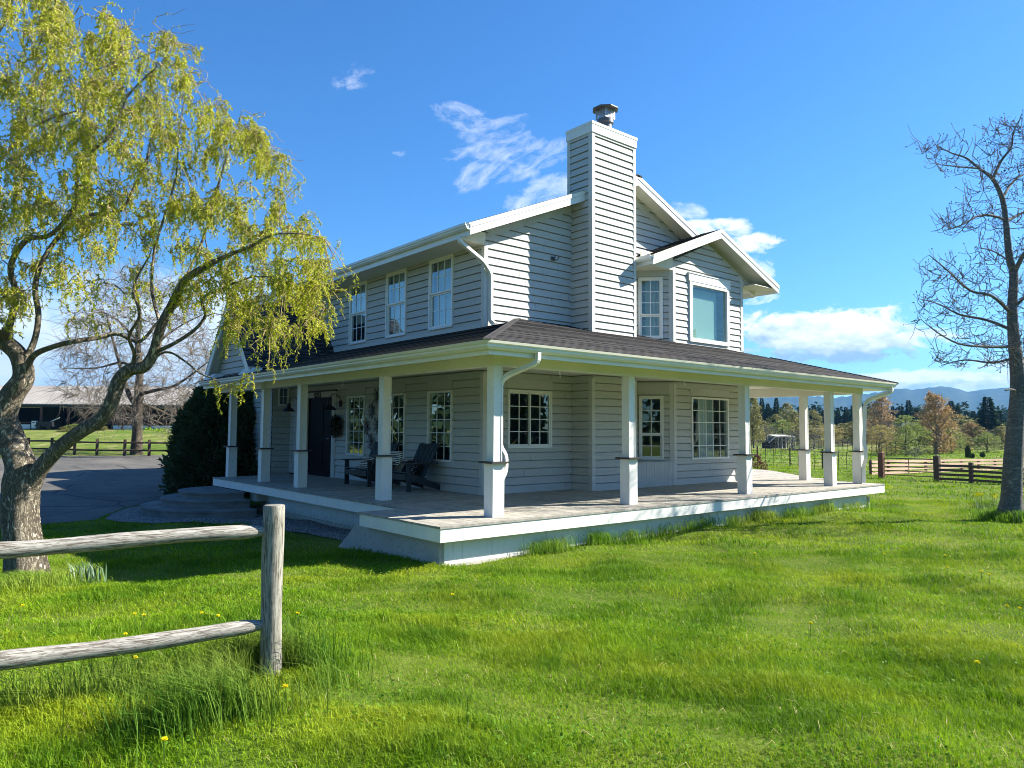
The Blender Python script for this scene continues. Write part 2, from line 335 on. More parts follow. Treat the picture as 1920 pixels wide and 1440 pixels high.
# ------------------------------------------------------------------ mesh helpers
class MB:
    def __init__(s): s.v = []; s.f = []; s.m = []; s.uv = {}; s.tint = {}
    def q(s, pts, m=0, uv=None, tint=None):
        i = len(s.v); s.v += [tuple(map(float, p)) for p in pts]; s.f.append(tuple(range(i, i+len(pts)))); s.m.append(m)
        if uv is not None: s.uv[len(s.f)-1] = uv
        if tint is not None: s.tint[len(s.f)-1] = tint
    def hexa(s, c, m=0, tint=None):
        for a in ((0, 3, 2, 1), (4, 5, 6, 7), (0, 1, 5, 4), (1, 2, 6, 5), (2, 3, 7, 6), (3, 0, 4, 7)):
            s.q([c[k] for k in a], m, tint=tint)
    def box(s, x0, x1, y0, y1, z0, z1, m=0, tint=None):
        s.hexa([(x0, y0, z0), (x1, y0, z0), (x1, y1, z0), (x0, y1, z0), (x0, y0, z1), (x1, y0, z1), (x1, y1, z1), (x0, y1, z1)], m, tint)
    def prism(s, bottom, top, m=0):
        n = len(bottom); s.q(list(reversed(bottom)), m); s.q(top, m)
        for i in range(n): j = (i+1) % n; s.q([bottom[i], bottom[j], top[j], top[i]], m)
    def bar(s, a, b, w, h, up=(0, 0, 1), m=0):
        a = Vector(a); b = Vector(b); d = (b-a).normalized(); up = Vector(up)
        if abs(d.dot(up)) > .98: up = Vector((1, 0, 0))
        sd = d.cross(up).normalized()*w/2; u = sd.cross(d).normalized()*h/2
        s.hexa([a-sd-u, a+sd-u, a+sd+u, a-sd+u, b-sd-u, b+sd-u, b+sd+u, b-sd+u], m)
    def tube(s, pts, r, n=10, m=0, caps=True, rect=None):
        """sweep a round (or rectangular) section along points"""
        P = [Vector(p) for p in pts]; R = r if isinstance(r, (list, tuple)) else [r]*len(P)
        ref = None; rings = []; L = 0
        for i, p in enumerate(P):
            d = (P[min(i+1, len(P)-1)]-P[max(i-1, 0)]).normalized()
            if ref is None: ref = Vector((0, 0, 1)) if abs(d.z) < .9 else Vector((1, 0, 0))
            a = d.cross(ref).normalized(); b = a.cross(d).normalized(); ref = b
            if i: L += (p-P[i-1]).length
            if rect: ring = [p+a*rect[0]*x+b*rect[1]*y for x, y in ((-.5, -.5), (.5, -.5), (.5, .5), (-.5, .5))]
            else: ring = [p+(a*math.cos(k*2*math.pi/n)+b*math.sin(k*2*math.pi/n))*R[i] for k in range(n)]
            rings.append((ring, L))
        for (A, la), (B, lb) in zip(rings, rings[1:]):
            k = len(A)
            for i in range(k):
                j = (i+1) % k; s.q([A[i], A[j], B[j], B[i]], m, uv=[(la, i/k), (la, (i+1)/k), (lb, (i+1)/k), (lb, i/k)])
        if caps: s.q(list(reversed(rings[0][0])), m); s.q(rings[-1][0], m)
    def build(s, name, mats, parent=None, smooth=False, merge=False):
        me = bpy.data.meshes.new(name); me.from_pydata(s.v, [], s.f)
        for k in (mats if isinstance(mats, (list, tuple)) else [mats]): me.materials.append(MAT[k] if isinstance(k, str) else k)
        if any(s.m): me.polygons.foreach_set('material_index', s.m)
        if s.uv:
            ul = me.uv_layers.new(name='UVMap')
            for fi, uv in s.uv.items():
                p = me.polygons[fi]
                for k, li in enumerate(p.loop_indices): ul.data[li].uv = uv[k]
        if s.tint:
            at_ = me.attributes.new('tint', 'FLOAT', 'FACE')
            for fi, v in s.tint.items(): at_.data[fi].value = v
        if smooth or merge:
            import bmesh
            bm = bmesh.new(); bm.from_mesh(me); bmesh.ops.remove_doubles(bm, verts=bm.verts, dist=1e-5); bm.to_mesh(me); bm.free()
        if smooth:
            me.polygons.foreach_set('use_smooth', [True]*len(me.polygons))
            me.set_sharp_from_angle(angle=math.radians(50))
        me.update(); o = bpy.data.objects.new(name, me); COL.objects.link(o)
        if parent is not None: o.parent = parent; o.matrix_parent_inverse = PINV(parent)
        return o
def WM(o):
    return o.matrix_basis if o.parent is None else WM(o.parent) @ o.matrix_parent_inverse @ o.matrix_basis
def PINV(p): return WM(p).inverted()
def tag(o, label, cat, group=None):
    o['label'] = label; o['category'] = cat
    if group: o['group'] = group
    return o
def structure(o, kind='structure'): o['kind'] = kind; return o
def thing(name, loc, label, cat, group=None):
    o = bpy.data.objects.new(name, None); COL.objects.link(o); o.location = tuple(float(v) for v in loc); o.empty_display_size = .3
    return tag(o, label, cat, group)
def copy_tree(src, loc, rotz=0, label=None, parent=None, scale=None):
    c = src.copy(); COL.objects.link(c); inv = src.matrix_parent_inverse.copy(); c.parent = parent; c.matrix_parent_inverse = inv
    if loc is not None:
        c.location = tuple(float(v) for v in loc); c.rotation_euler = (0, 0, rotz)
        if scale: c.scale = (scale,)*3 if not isinstance(scale, tuple) else scale
    if label: c['label'] = label
    for ch in [o for o in src.children]: copy_tree(ch, None, parent=c)
    return c

def clip(poly, a, b, c):
    """keep the part of a convex 2-D polygon where a*u + b*v <= c"""
    out = []
    for i in range(len(poly)):
        p, q = poly[i], poly[(i+1) % len(poly)]; dp = a*p[0]+b*p[1]-c; dq = a*q[0]+b*q[1]-c
        if dp <= 1e-9: out.append(p)
        if (dp < -1e-9 and dq > 1e-9) or (dp > 1e-9 and dq < -1e-9):
            k = dp/(dp-dq); out.append((p[0]+k*(q[0]-p[0]), p[1]+k*(q[1]-p[1])))
    return out
JR = random.Random(17)
def courses(mb, O, u, v, n, outline, holes=(), exp=.16, start=0.0, proud=.02, base=.004, m=0, lip=True, uvs=False, gap=0.):
    """overlapping boards or shingle courses over a plane: u along, v up, n outward"""
    O, u, v, n = (np.array(q, float) for q in (O, u, v, n))
    vmin = min(p[1] for p in outline); vmax = max(p[1] for p in outline)
    k0 = math.floor((vmin-start)/exp-1e-6); k1 = math.ceil((vmax-start)/exp)
    P = lambda a, b, d: O+u*a+v*b+n*d
    for k in range(k0, k1):
        zb, zt = start+k*exp, start+(k+1)*exp
        cuts = sorted({zb, zt} | {h for H in holes for h in H[2:4] if zb < h < zt})
        for c0, c1 in zip(cuts, cuts[1:]):
            cell = clip(clip(outline, 0, -1, -c0), 0, 1, c1)
            if len(cell) < 3: continue
            segs = []; lo = min(p[0] for p in cell); hi = max(p[0] for p in cell); cur = lo
            jt = []
            if gap and hi-lo > 1.6:      # butt joints between board lengths
                q_ = lo+JR.uniform(.5, 3.2)
                while q_ < hi-.3: jt.append((q_, q_+.005, c0-1, c1+1)); q_ += JR.uniform(1.9, 3.9)
            for H in sorted([h for h in holes if h[2] < c1-1e-6 and h[3] > c0+1e-6]+jt):
                if H[0] > cur: segs.append((cur, min(H[0], hi)))
                cur = max(cur, H[1])
            if cur < hi: segs.append((cur, hi))
            for a, b in segs:
                pc = clip(clip(cell, -1, 0, -a), 1, 0, b)
                if len(pc) < 3: continue
                off = lambda z: base+proud*(1-(z-zb)/exp)
                if gap:      # a real slot under the board above
                    full = pc; pc = clip(pc, 0, 1, zt-gap)
                    tp = [p[0] for p in full if abs(p[1]-zt) < 1e-6]
                    if len(tp) >= 2:
                        x0, x1, zg = min(tp), max(tp), zt-gap
                        mb.q([P(x0, zg, base+proud*gap/exp), P(x1, zg, base+proud*gap/exp), P(x1, zg, -.03), P(x0, zg, -.03)], m); mb.q([P(x0, zg, -.03), P(x1, zg, -.03), P(x1, zt, -.03), P(x0, zt, -.03)], m)
                    if len(pc) < 3: continue
                mb.q([P(p[0], p[1], off(p[1])) for p in pc], m, uv=[p for p in pc] if uvs else None)
                if lip and abs(c0-zb) < 1e-6:
                    bt = [p[0] for p in pc if abs(p[1]-zb) < 1e-6]
                    if len(bt) >= 2:
                        x0, x1 = min(bt), max(bt)
                        lo_ = -.03 if gap else base; mb.q([P(x0, zb, lo_), P(x1, zb, lo_), P(x1, zb, base+proud), P(x0, zb, base+proud)], m, uv=[(x0, zb)]*4 if uvs else None)

class Face:
    """a wall plane: origin, direction along, outward normal; d is the distance outward"""
    def __init__(s, O, u, n): s.O = np.array(O, float); s.u = np.array([*u, 0.]); s.n = np.array([*n, 0.])
    def p(s, a, z, d=0.): return s.O+s.u*a+np.array([0, 0, z])+s.n*d
    def box(s, mb, a0, a1, z0, z1, d0, d1, m=0):
        mb.hexa([s.p(a0, z0, d0), s.p(a1, z0, d0), s.p(a1, z0, d1), s.p(a0, z0, d1), s.p(a0, z1, d0), s.p(a1, z1, d0), s.p(a1, z1, d1), s.p(a0, z1, d1)], m)
    def siding(s, mb, outline, holes=(), **kw): courses(mb, s.O, s.u, (0, 0, 1), s.n, outline, holes, **{'gap': .0175, 'proud': .024, **kw})

def offset_path(path, o):
    """shift an open plan polyline to its left by o, mitred"""
    out = []; n = len(path)
    for i in range(n):
        ds = []
        if i > 0: ds.append(Vector((path[i][0]-path[i-1][0], path[i][1]-path[i-1][1])).normalized())
        if i < n-1: ds.append(Vector((path[i+1][0]-path[i][0], path[i+1][1]-path[i][1])).normalized())
        ns = [Vector((-d.y, d.x)) for d in ds]; b = sum(ns, Vector((0, 0))).normalized(); k = o/max(.2, b.dot(ns[0]))
        out.append((path[i][0]+b.x*k, path[i][1]+b.y*k))
    return out
def sweep_plan(mb, path, prof, m=0):
    rows = [[(x, y, z) for x, y in offset_path(path, o)] for o, z in prof]; k = len(prof)
    for i in range(len(path)-1):
        for a in range(k):
            b = (a+1) % k; mb.q([rows[a][i], rows[a][i+1], rows[b][i+1], rows[b][i]], m)
    mb.q([r[0] for r in rows], m); mb.q([r[-1] for r in reversed(rows)], m)

def np_mesh(name, V, F, mats, parent=None, mi=None, rnd=None, smooth=False):
    """V (n,3), F list of (k,3|4) index arrays"""
    me = bpy.data.meshes.new(name); V = np.asarray(V, np.float32); me.vertices.add(len(V)); me.vertices.foreach_set('co', V.ravel())
    loops = np.concatenate([f.ravel() for f in F]).astype(np.int32); tot = np.concatenate([np.full(len(f), f.shape[1], np.int32) for f in F])
    st = np.concatenate([[0], np.cumsum(tot)[:-1]]).astype(np.int32)
    me.loops.add(len(loops)); me.loops.foreach_set('vertex_index', loops); me.polygons.add(len(tot)); me.polygons.foreach_set('loop_start', st)
    try: me.polygons.foreach_set('loop_total', tot)
    except Exception: pass
    for k in mats: me.materials.append(MAT[k] if isinstance(k, str) else k)
    if mi is not None: me.polygons.foreach_set('material_index', np.asarray(mi, np.int32))
    if smooth is not False:
        me.polygons.foreach_set('use_smooth', np.asarray(smooth, bool) if not isinstance(smooth, bool) else np.ones(len(tot), bool))
    if rnd is not None:
        a = me.attributes.new('rnd', 'FLOAT', 'POINT'); a.data.foreach_set('value', np.asarray(rnd, np.float32))
    me.update(calc_edges=True); o = bpy.data.objects.new(name, me); COL.objects.link(o)
    if parent is not None: o.parent = parent; o.matrix_parent_inverse = PINV(parent)
    return o

# ------------------------------------------------------------------ terrain
CTRL = np.array([(-5.5,-8,-.15),(-3.6,-3.35,-.24),(-4.2,3,-.62),(.15,.2,-.60),(1.5,.1,-.585),(4.2,.1,-.53),(7.5,.1,-.50),(12.7,.1,-.565),(12.5,-2.9,-.55),(.15,3.1,-.70),
 (1.3,6,-.74),(-1,9,-.75),(-4,6,-.71),(25,4,-.62),(0,-4,-.40),(5,-4,-.45),(10,-8,-.42),(0,-12,-.12),(20,-5,-.55),(-12,0,-.45),(-12,8,-.72),(6,8,-.7),(8,14,-.75),(13,6,-.6),(20,12,-.65),
 (-3,-6,-.22),(-8,-4,-.22),(18,2,-.58),(3,-1.5,-.52),(8,-1.5,-.49)])
def sstep(x, a, b): k = np.clip((x-a)/(b-a), 0, 1); return k*k*(3-2*k)
def terrain(x, y):
    x = np.asarray(x, float); y = np.asarray(y, float)
    num = np.full(np.broadcast(x, y).shape, -.66*.004); den = np.full(num.shape, .004)
    for cx, cy, cz in CTRL:
        w = np.exp(-((x-cx)**2+(y-cy)**2)/(2*2.6**2)); num = num+w*cz; den = den+w
    h = num/den
    # pasture bank climbing beyond the driveway
    vx, vy = .643, .766
    dep = (x+5.51)*vx+(y+8.02)*vy; rt = (x+5.51)*.766-(y+8.02)*.643
    left = sstep(-rt/np.maximum(dep, 1), .12, .3)
    h = h+left*1.75*sstep(dep, 52.5, 74)
    h = h+(1-left)*1.7*sstep(dep, 75, 210)+18*sstep(np.hypot(x, y), 240, 900)*.25
    bump_ = .035*np.sin(x*1.9+.7*y)*np.sin(y*1.3-.4*x)+.022*np.sin(x*4.1+2+1.1*np.sin(y*.9))*np.sin(y*3.7+1+.8*np.sin(x*1.1))
    fade = sstep(np.hypot(x-5, y-6), 60, 25)
    drive = sstep(y, 8.6, 9.8)*sstep(y-.42*x*0, 54.5, 52.6+0*x)*sstep(x, 15, 13)*sstep(x, -48, -46)
    drive = sstep(y, 8.6, 9.8)*(1-sstep(y-.3*x, 50.6, 52.2))*(1-sstep(x, 13, 15))*sstep(x, -48, -46)
    h = h+bump_*np.where(np.hypot(x-5, y-6) < 45, 1, 0)*(1-drive)
    return h*(1-drive)+(-.75)*drive
def th(x, y): return float(terrain(x, y))
def build_ground():
    a = np.concatenate([np.linspace(-9, 16, 101), 16+np.cumsum(np.geomspace(.3, 700, 46))])
    b = np.concatenate([-9-np.cumsum(np.geomspace(.3, 700, 46))[::-1], a]); xs = b
    c = np.concatenate([np.linspace(-10, 14, 97), 14+np.cumsum(np.geomspace(.3, 700, 52))]); ys = np.concatenate([-10-np.cumsum(np.geomspace(.3, 700, 40))[::-1], c])
    X, Y = np.meshgrid(xs, ys, indexing='ij'); Z = terrain(X, Y); V = np.stack([X, Y, Z], -1).reshape(-1, 3)
    n, m = X.shape; i, j = np.meshgrid(np.arange(n-1), np.arange(m-1), indexing='ij'); k = (i*m+j).ravel()
    structure(np_mesh('ground', V, [np.stack([k, k+m, k+m+1, k+1], 1)], ['ground'], smooth=True))
build_ground()

def sheet(name, poly, m, dz, step, flat=None, kind='structure'):
    """a surface laid on the ground inside a plan polygon (triangulated on a grid of step)"""
    import bmesh
    bm = bmesh.new(); bm.faces.new([bm.verts.new((x, y, 0)) for x, y in poly])
    if step:
        x0, x1 = min(p[0] for p in poly), max(p[0] for p in poly); y0, y1 = min(p[1] for p in poly), max(p[1] for p in poly)
        for ax, lo, hi in ((0, x0, x1), (1, y0, y1)):
            k = lo+step
            while k < hi:
                bmesh.ops.bisect_plane(bm, geom=bm.verts[:]+bm.edges[:]+bm.faces[:], plane_co=(k, k, 0), plane_no=(1, 0, 0) if ax == 0 else (0, 1, 0)); k += step
    for v in bm.verts: v.co.z = flat if flat is not None else th(v.co.x, v.co.y)+dz
    bmesh.ops.recalc_face_normals(bm, faces=bm.faces[:])
    me = bpy.data.meshes.new(name); bm.to_mesh(me); bm.free()
    if me.polygons and me.polygons[0].normal.z < 0: me.flip_normals()
    me.materials.append(MAT[m]); o = bpy.data.objects.new(name, me); COL.objects.link(o); return structure(o, kind)
drive_poly = [(-44, 10.6), (-12, 10.5), (-6, 10.3), (-3.2, 10.05), (-2.1, 10.2), (-1.6, 11.3), (-1.0, 12.6), (.2, 13.6), (2, 13.9), (12.5, 13.9), (12.5, 53.9), (6, 52.0), (1.5, 50.5), (-6, 48.6), (-20, 45), (-44, 40)]
sheet('driveway', drive_poly, 'asphalt', 0, None, flat=-.738)
gp = [(.9, 2.9), (1.32, 2.9), (1.32, 8.2), (.95, 8.6), (.3, 8.4), (-.6, 8.2), (-1.3, 8.5), (-1.75, 9.3), (-1.95, 10.2), (-1.6, 11.2), (-1.0, 12.4), (-.3, 12.8), (-.3, 11.0), (-.2, 9.0), (.45, 8.2), (.6, 6.0), (.5, 4.2), (.55, 3.4)]
gp = [(1.32, 2.9), (1.32, 12.6), (-.4, 12.9), (-1.0, 12.4), (-1.6, 11.2), (-1.95, 10.2), (-1.75, 9.3), (-1.3, 8.5), (-.6, 7.9), (.1, 7.2), (.45, 6.0), (.4, 4.4), (.45, 3.3), (.7, 2.9)]
sheet('gravel_bed', gp, 'gravel', .018, .3)

# ------------------------------------------------------------------ house
house = thing('farmhouse', (5, 6, -.6), 'two storey beige clapboard farmhouse with tall chimney and wraparound porch', 'house')
GX, FY = 3.35, 3.43            # front wall x, gable wall y
RX = 11.81                     # far side wall x
F_FRONT = Face((GX, 0, 0), (0, 1), (-1, 0)); F_GABLE = Face((0, FY, 0), (1, 0), (0, -1))
F_CH = Face((0, 2.8, 0), (1, 0), (0, -1)); F_CHL = Face((5.8, 0, 0), (0, 1), (-1, 0)); F_BAY = Face((0, 2.83, 0), (1, 0), (0, -1))
SQ = math.sqrt(.5); F_ANG = Face((8.02, 3.43, 0), (SQ, -SQ), (-SQ, -SQ)); F_WING = Face((0, 12.7, 0), (1, 0), (0, -1))
RIDX, RIDZ, SL = 7.58, 7.26, .42
rz = lambda x: RIDZ-SL*abs(x-RIDX)
H_UP = [(4.47, 5.38, 3.45, 5.0), (6.33, 7.24, 3.45, 5.0), (8.19, 9.10, 3.45, 5.0)]
H_LO = [(4.45, 5.37, .60, 2.11), (6.30, 7.20, .60, 2.11), (8.18, 9.12, .62, 2.12)]
H_DOOR = (9.98, 11.5, 0.0, 2.14); H_ARCH = (12.46, 13.34, 3.9, 4.97)
H_SL = (3.96, 5.18, .91, 2.11); H_BU = (9.24, 10.92, 3.48, 5.0); H_BL = (9.28, 10.84, .59, 2.12)
H_AU = (.03, .61, 3.49, 4.98); H_AL = (.03, .61, .60, 2.12); H_WG = (2.93, 3.26, 1.95, 2.5)

mb = MB()
F_FRONT.siding(mb, [(FY, 3.0), (14.2, 3.0), (14.2, 5.12), (FY, 5.12)], H_UP+[H_ARCH], start=3.02)
F_FRONT.siding(mb, [(FY, 0), (12.7, 0), (12.7, 2.75), (FY, 2.75)], H_LO+[H_DOOR], exp=.165)
F_FRONT.box(mb, FY, 12.7, 2.75, 3.0, -.02, 0)
mb.build('wall', 'siding', house)
mb = MB()
F_GABLE.siding(mb, [(GX, 3.0), (RX, 3.0), (RX, 5.4), (RIDX, 7.18), (GX, 5.4)], [(5.8, 7.2, 2.9, 6.6), (8.62, 11.56, 2.9, 5.6)], start=3.02)
F_GABLE.siding(mb, [(GX, 0), (8.02, 0), (8.02, 3.0), (GX, 3.0)], [H_SL, (5.8, 7.2, 0, 3)], exp=.165)
mb.build('gable_wall', 'siding', house)
mb = MB()      # bay: front, its slanted side and its far side
F_BAY.siding(mb, [(8.62, 3.0), (11.56, 3.0), (11.56, 5.40), (10.09, 6.03), (8.62, 5.40)], [H_BU], start=3.02)
F_BAY.siding(mb, [(8.62, 0), (11.56, 0), (11.56, 3.0), (8.62, 3.0)], [H_BL], exp=.165)
F_ANG.siding(mb, [(0, 3.0), (.848, 3.0), (.848, 5.15), (0, 5.15)], [H_AU], start=3.02)
F_ANG.siding(mb, [(0, 0), (.848, 0), (.848, 3.0), (0, 3.0)], [H_AL], exp=.165)
Face((11.56, 0, 0), (0, 1), (1, 0)).siding(mb, [(2.83, 0), (3.43, 0), (3.43, 5.4), (2.83, 5.4)])
mb.build('bay_wall', 'siding', house)
mb = MB()
Face((RX, 0, 0), (0, 1), (1, 0)).siding(mb, [(FY, 0), (14.2, 0), (14.2, 5.4), (FY, 5.4)])
Face((0, 14.2, 0), (1, 0), (0, 1)).siding(mb, [(GX, -.6), (RX, -.6), (RX, 5.4), (RIDX, 7.18), (GX, 5.4)])
F_WING.siding(mb, [(2.78, -.6), (GX, -.6), (GX, 2.5), (2.78, 2.5)], [H_WG], exp=.165)
Face((2.78, 0, 0), (0, 1), (-1, 0)).siding(mb, [(12.7, -.6), (14.2, -.6), (14.2, 2.5), (12.7, 2.5)])
Face((6.2, 0, 0), (0, 1), (-1, 0)).siding(mb, [(14.2, -.7), (19.2, -.7), (19.2, 5.2), (14.2, 5.2)]); Face((13, 0, 0), (0, 1), (1, 0)).siding(mb, [(14.2, -.7), (19.2, -.7), (19.2, 5.2), (14.2, 5.2)])  # unseen rear blocks from here on, added and shaped for their driveway shadow
Face((8, 0, 0), (0, 1), (-1, 0)).siding(mb, [(19, -.7), (28, -.7), (28, 4.5), (23.5, 7.0), (19, 4.5)])
Face((14.5, 0, 0), (0, 1), (1, 0)).siding(mb, [(19, -.7), (28, -.7), (28, 4.5), (23.5, 7.0), (19, 4.5)])
Face((0, 19, 0), (1, 0), (0, -1)).siding(mb, [(8, -.7), (14.5, -.7), (14.5, 4.6), (8, 4.6)])
Face((0, 28, 0), (1, 0), (0, 1)).siding(mb, [(8, -.7), (14.5, -.7), (14.5, 4.6), (8, 4.6)])
mb.build('rear_wall', 'siding', house)

# chimney chase, down to the porch floor
mb = MB()
F_CH.siding(mb, [(5.8, 3.0), (7.2, 3.0), (7.2, 7.82), (5.8, 7.82)], start=3.02, exp=.157)
F_CH.siding(mb, [(5.8, 0), (7.2, 0), (7.2, 3.0), (5.8, 3.0)], exp=.165)
F_CHL.siding(mb, [(2.8, 3.0), (3.52, 3.0), (3.52, 7.82), (2.8, 7.82)], start=3.02, exp=.157)
F_CHL.siding(mb, [(2.8, 0), (3.5, 0), (3.5, 3.0), (2.8, 3.0)], exp=.165)
Face((7.2, 0, 0), (0, 1), (1, 0)).siding(mb, [(2.8, 0), (3.52, 0), (3.52, 7.82), (2.8, 7.82)], exp=.157)
Face((0, 3.52, 0), (1, 0), (0, 1)).siding(mb, [(5.8, 5.5), (7.2, 5.5), (7.2, 7.82), (5.8, 7.82)], exp=.157)
chim = mb.build('chimney', 'siding', house)
mb = MB()
for z0, z1 in ((0, 2.4), (3.38, 7.8)):
    mb.box(5.772, 5.865, 2.772, 2.800, z0, z1); mb.box(5.772, 5.799, 2.801, 2.885, z0, z1)
    mb.box(7.14, 7.226, 2.774, 2.800, z0, z1); mb.box(7.201, 7.228, 2.801, 2.86, z0, z1)
mb.box(5.774, 5.799, 3.455, 3.545, 6.3, 7.8)
mb.build('corner_board', 'trim_grey', chim)
mb = MB(); mb.box(5.755, 7.245, 2.755, 3.565, 7.79, 7.97); mb.box(5.745, 7.255, 2.745, 3.575, 7.97, 8.03); mb.build('chimney_cap', 'white', chim)
mb = MB(); c = (6.66, 3.2)
mb.tube([(*c, 8.03), (*c, 8.33)], .155, 20); mb.tube([(*c, 8.33), (*c, 8.345), (*c, 8.43), (*c, 8.445)], [.16, .19, .19, .17], 20)
flue = mb.build('flue_pipe', 'flashing', chim, smooth=True)
mb = MB(); a = .145
for sx, sy in ((-1, -1), (1, -1), (1, 1), (-1, 1)): mb.box(c[0]+sx*a-.012, c[0]+sx*a+.012, c[1]+sy*a-.012, c[1]+sy*a+.012, 8.44, 8.68)
for k in range(-2, 3):
    for s_ in (-1, 1):
        mb.box(c[0]+k*.048-.005, c[0]+k*.048+.005, c[1]+s_*a-.004, c[1]+s_*a+.004, 8.44, 8.68); mb.box(c[0]+s_*a-.004, c[0]+s_*a+.004, c[1]+k*.048-.005, c[1]+k*.048+.005, 8.44, 8.68)
for k in range(6):
    z = 8.445+k*.044
    for s_ in (-1, 1):
        mb.box(c[0]-a, c[0]+a, c[1]+s_*a-.006, c[1]+s_*a+.006, z, z+.01); mb.box(c[0]+s_*a-.006, c[0]+s_*a+.006, c[1]-a, c[1]+a, z, z+.01)
mb.build('spark_cage', 'steel', flue)
mb = MB(); R8 = lambda r, z: [(c[0]+r*math.cos(math.pi/4*k+.39), c[1]+r*math.sin(math.pi/4*k+.39), z) for k in range(8)]
mb.prism(R8(.31, 8.665), R8(.31, 8.685)); mb.prism(R8(.305, 8.686), R8(.05, 8.78)); mb.build('rain_cap', 'flashing', flue)

# trim boards at the house corners and between storeys
mb = MB()
for z0, z1 in ((0.0, 2.42), (3.28, 5.06)):
    mb = MB(); F_FRONT.box(mb, FY-.03, FY+.07, z0, z1, .002, .03); F_GABLE.box(mb, GX-.028, GX+.065, z0, z1, .003, .031); mb.build('corner_board', 'trim_grey', house)
for za, zb, zc, zd in ((0, 2.42, 0, 2.42), (3.42, 5.36, 3.4, 5.2)):
    mb = MB(); F_BAY.box(mb, 8.60, 8.70, za, zb, .003, .03); F_ANG.box(mb, .75, .862, zc, zd, .003, .028); mb.build('corner_board', 'trim_grey', house)
    mb = MB(); F_BAY.box(mb, 11.48, 11.59, za, zb, .003, .03); mb.build('corner_board', 'trim_grey', house)
mb = MB(); F_FRONT.box(mb, 12.58, 12.69, 0, 2.42, .002, .03); mb.build('corner_board', 'trim_grey', house)
mb = MB(); F_FRONT.box(mb, FY+.075, 14.2, 3.27, 3.40, .012, .034); mb.build('skirt_board', 'trim_grey', house)
mb = MB()       # frieze under the rake, header boards above the porch windows
def slopebox(x0, x1, y0, y1, zf, h):
    mb.hexa([(x0, y0, zf(x0)), (x1, y0, zf(x1)), (x1, y1, zf(x1)), (x0, y1, zf(x0)), (x0, y0, zf(x0)+h), (x1, y0, zf(x1)+h), (x1, y1, zf(x1)+h), (x0, y1, zf(x0)+h)])
slopebox(3.42, 5.77, FY-.032, FY-.003, lambda x: 5.17+SL*(x-3.38)-.02, .14)
slopebox(7.24, RIDX, FY-.032, FY-.003, lambda x: 5.17+SL*(x-3.38)-.02, .14)
slopebox(RIDX, RX, FY-.032, FY-.003, lambda x: 5.17+SL*(2*RIDX-x-3.38)-.02, .14)
F_FRONT.box(mb, FY+.08, 14.2, 5.0, 5.13, .026, .034)
F_GABLE.box(mb, 3.92, 5.22, 2.135, 2.33, .026, .034); F_BAY.box(mb, 9.24, 10.88, 2.145, 2.33, .026, .034)
for a0, a1, z0, z1 in H_LO: F_FRONT.box(mb, a0, a1, z1+.02, 2.33, .026, .034)
F_ANG.box(mb, -.0, .74, 5.0, 5.2, .02, .03); F_ANG.box(mb, 0, .74, 2.15, 2.42, .026, .034)
mb.build('frieze_board', 'siding', house)
mb = MB()       # vertical boards filling the recess under the slanted window
x = 7.205
while x < 8.60: mb.box(x, min(x+.088, 8.6), 2.80+.0, 2.835, 0, .545); x += .094
mb.box(7.205, 8.60, 2.836, 3.40, .0, .50); mb.box(7.2, 8.62, 2.79, 3.40, .546, .566)
mb.build('recess_panel', 'siding', house)

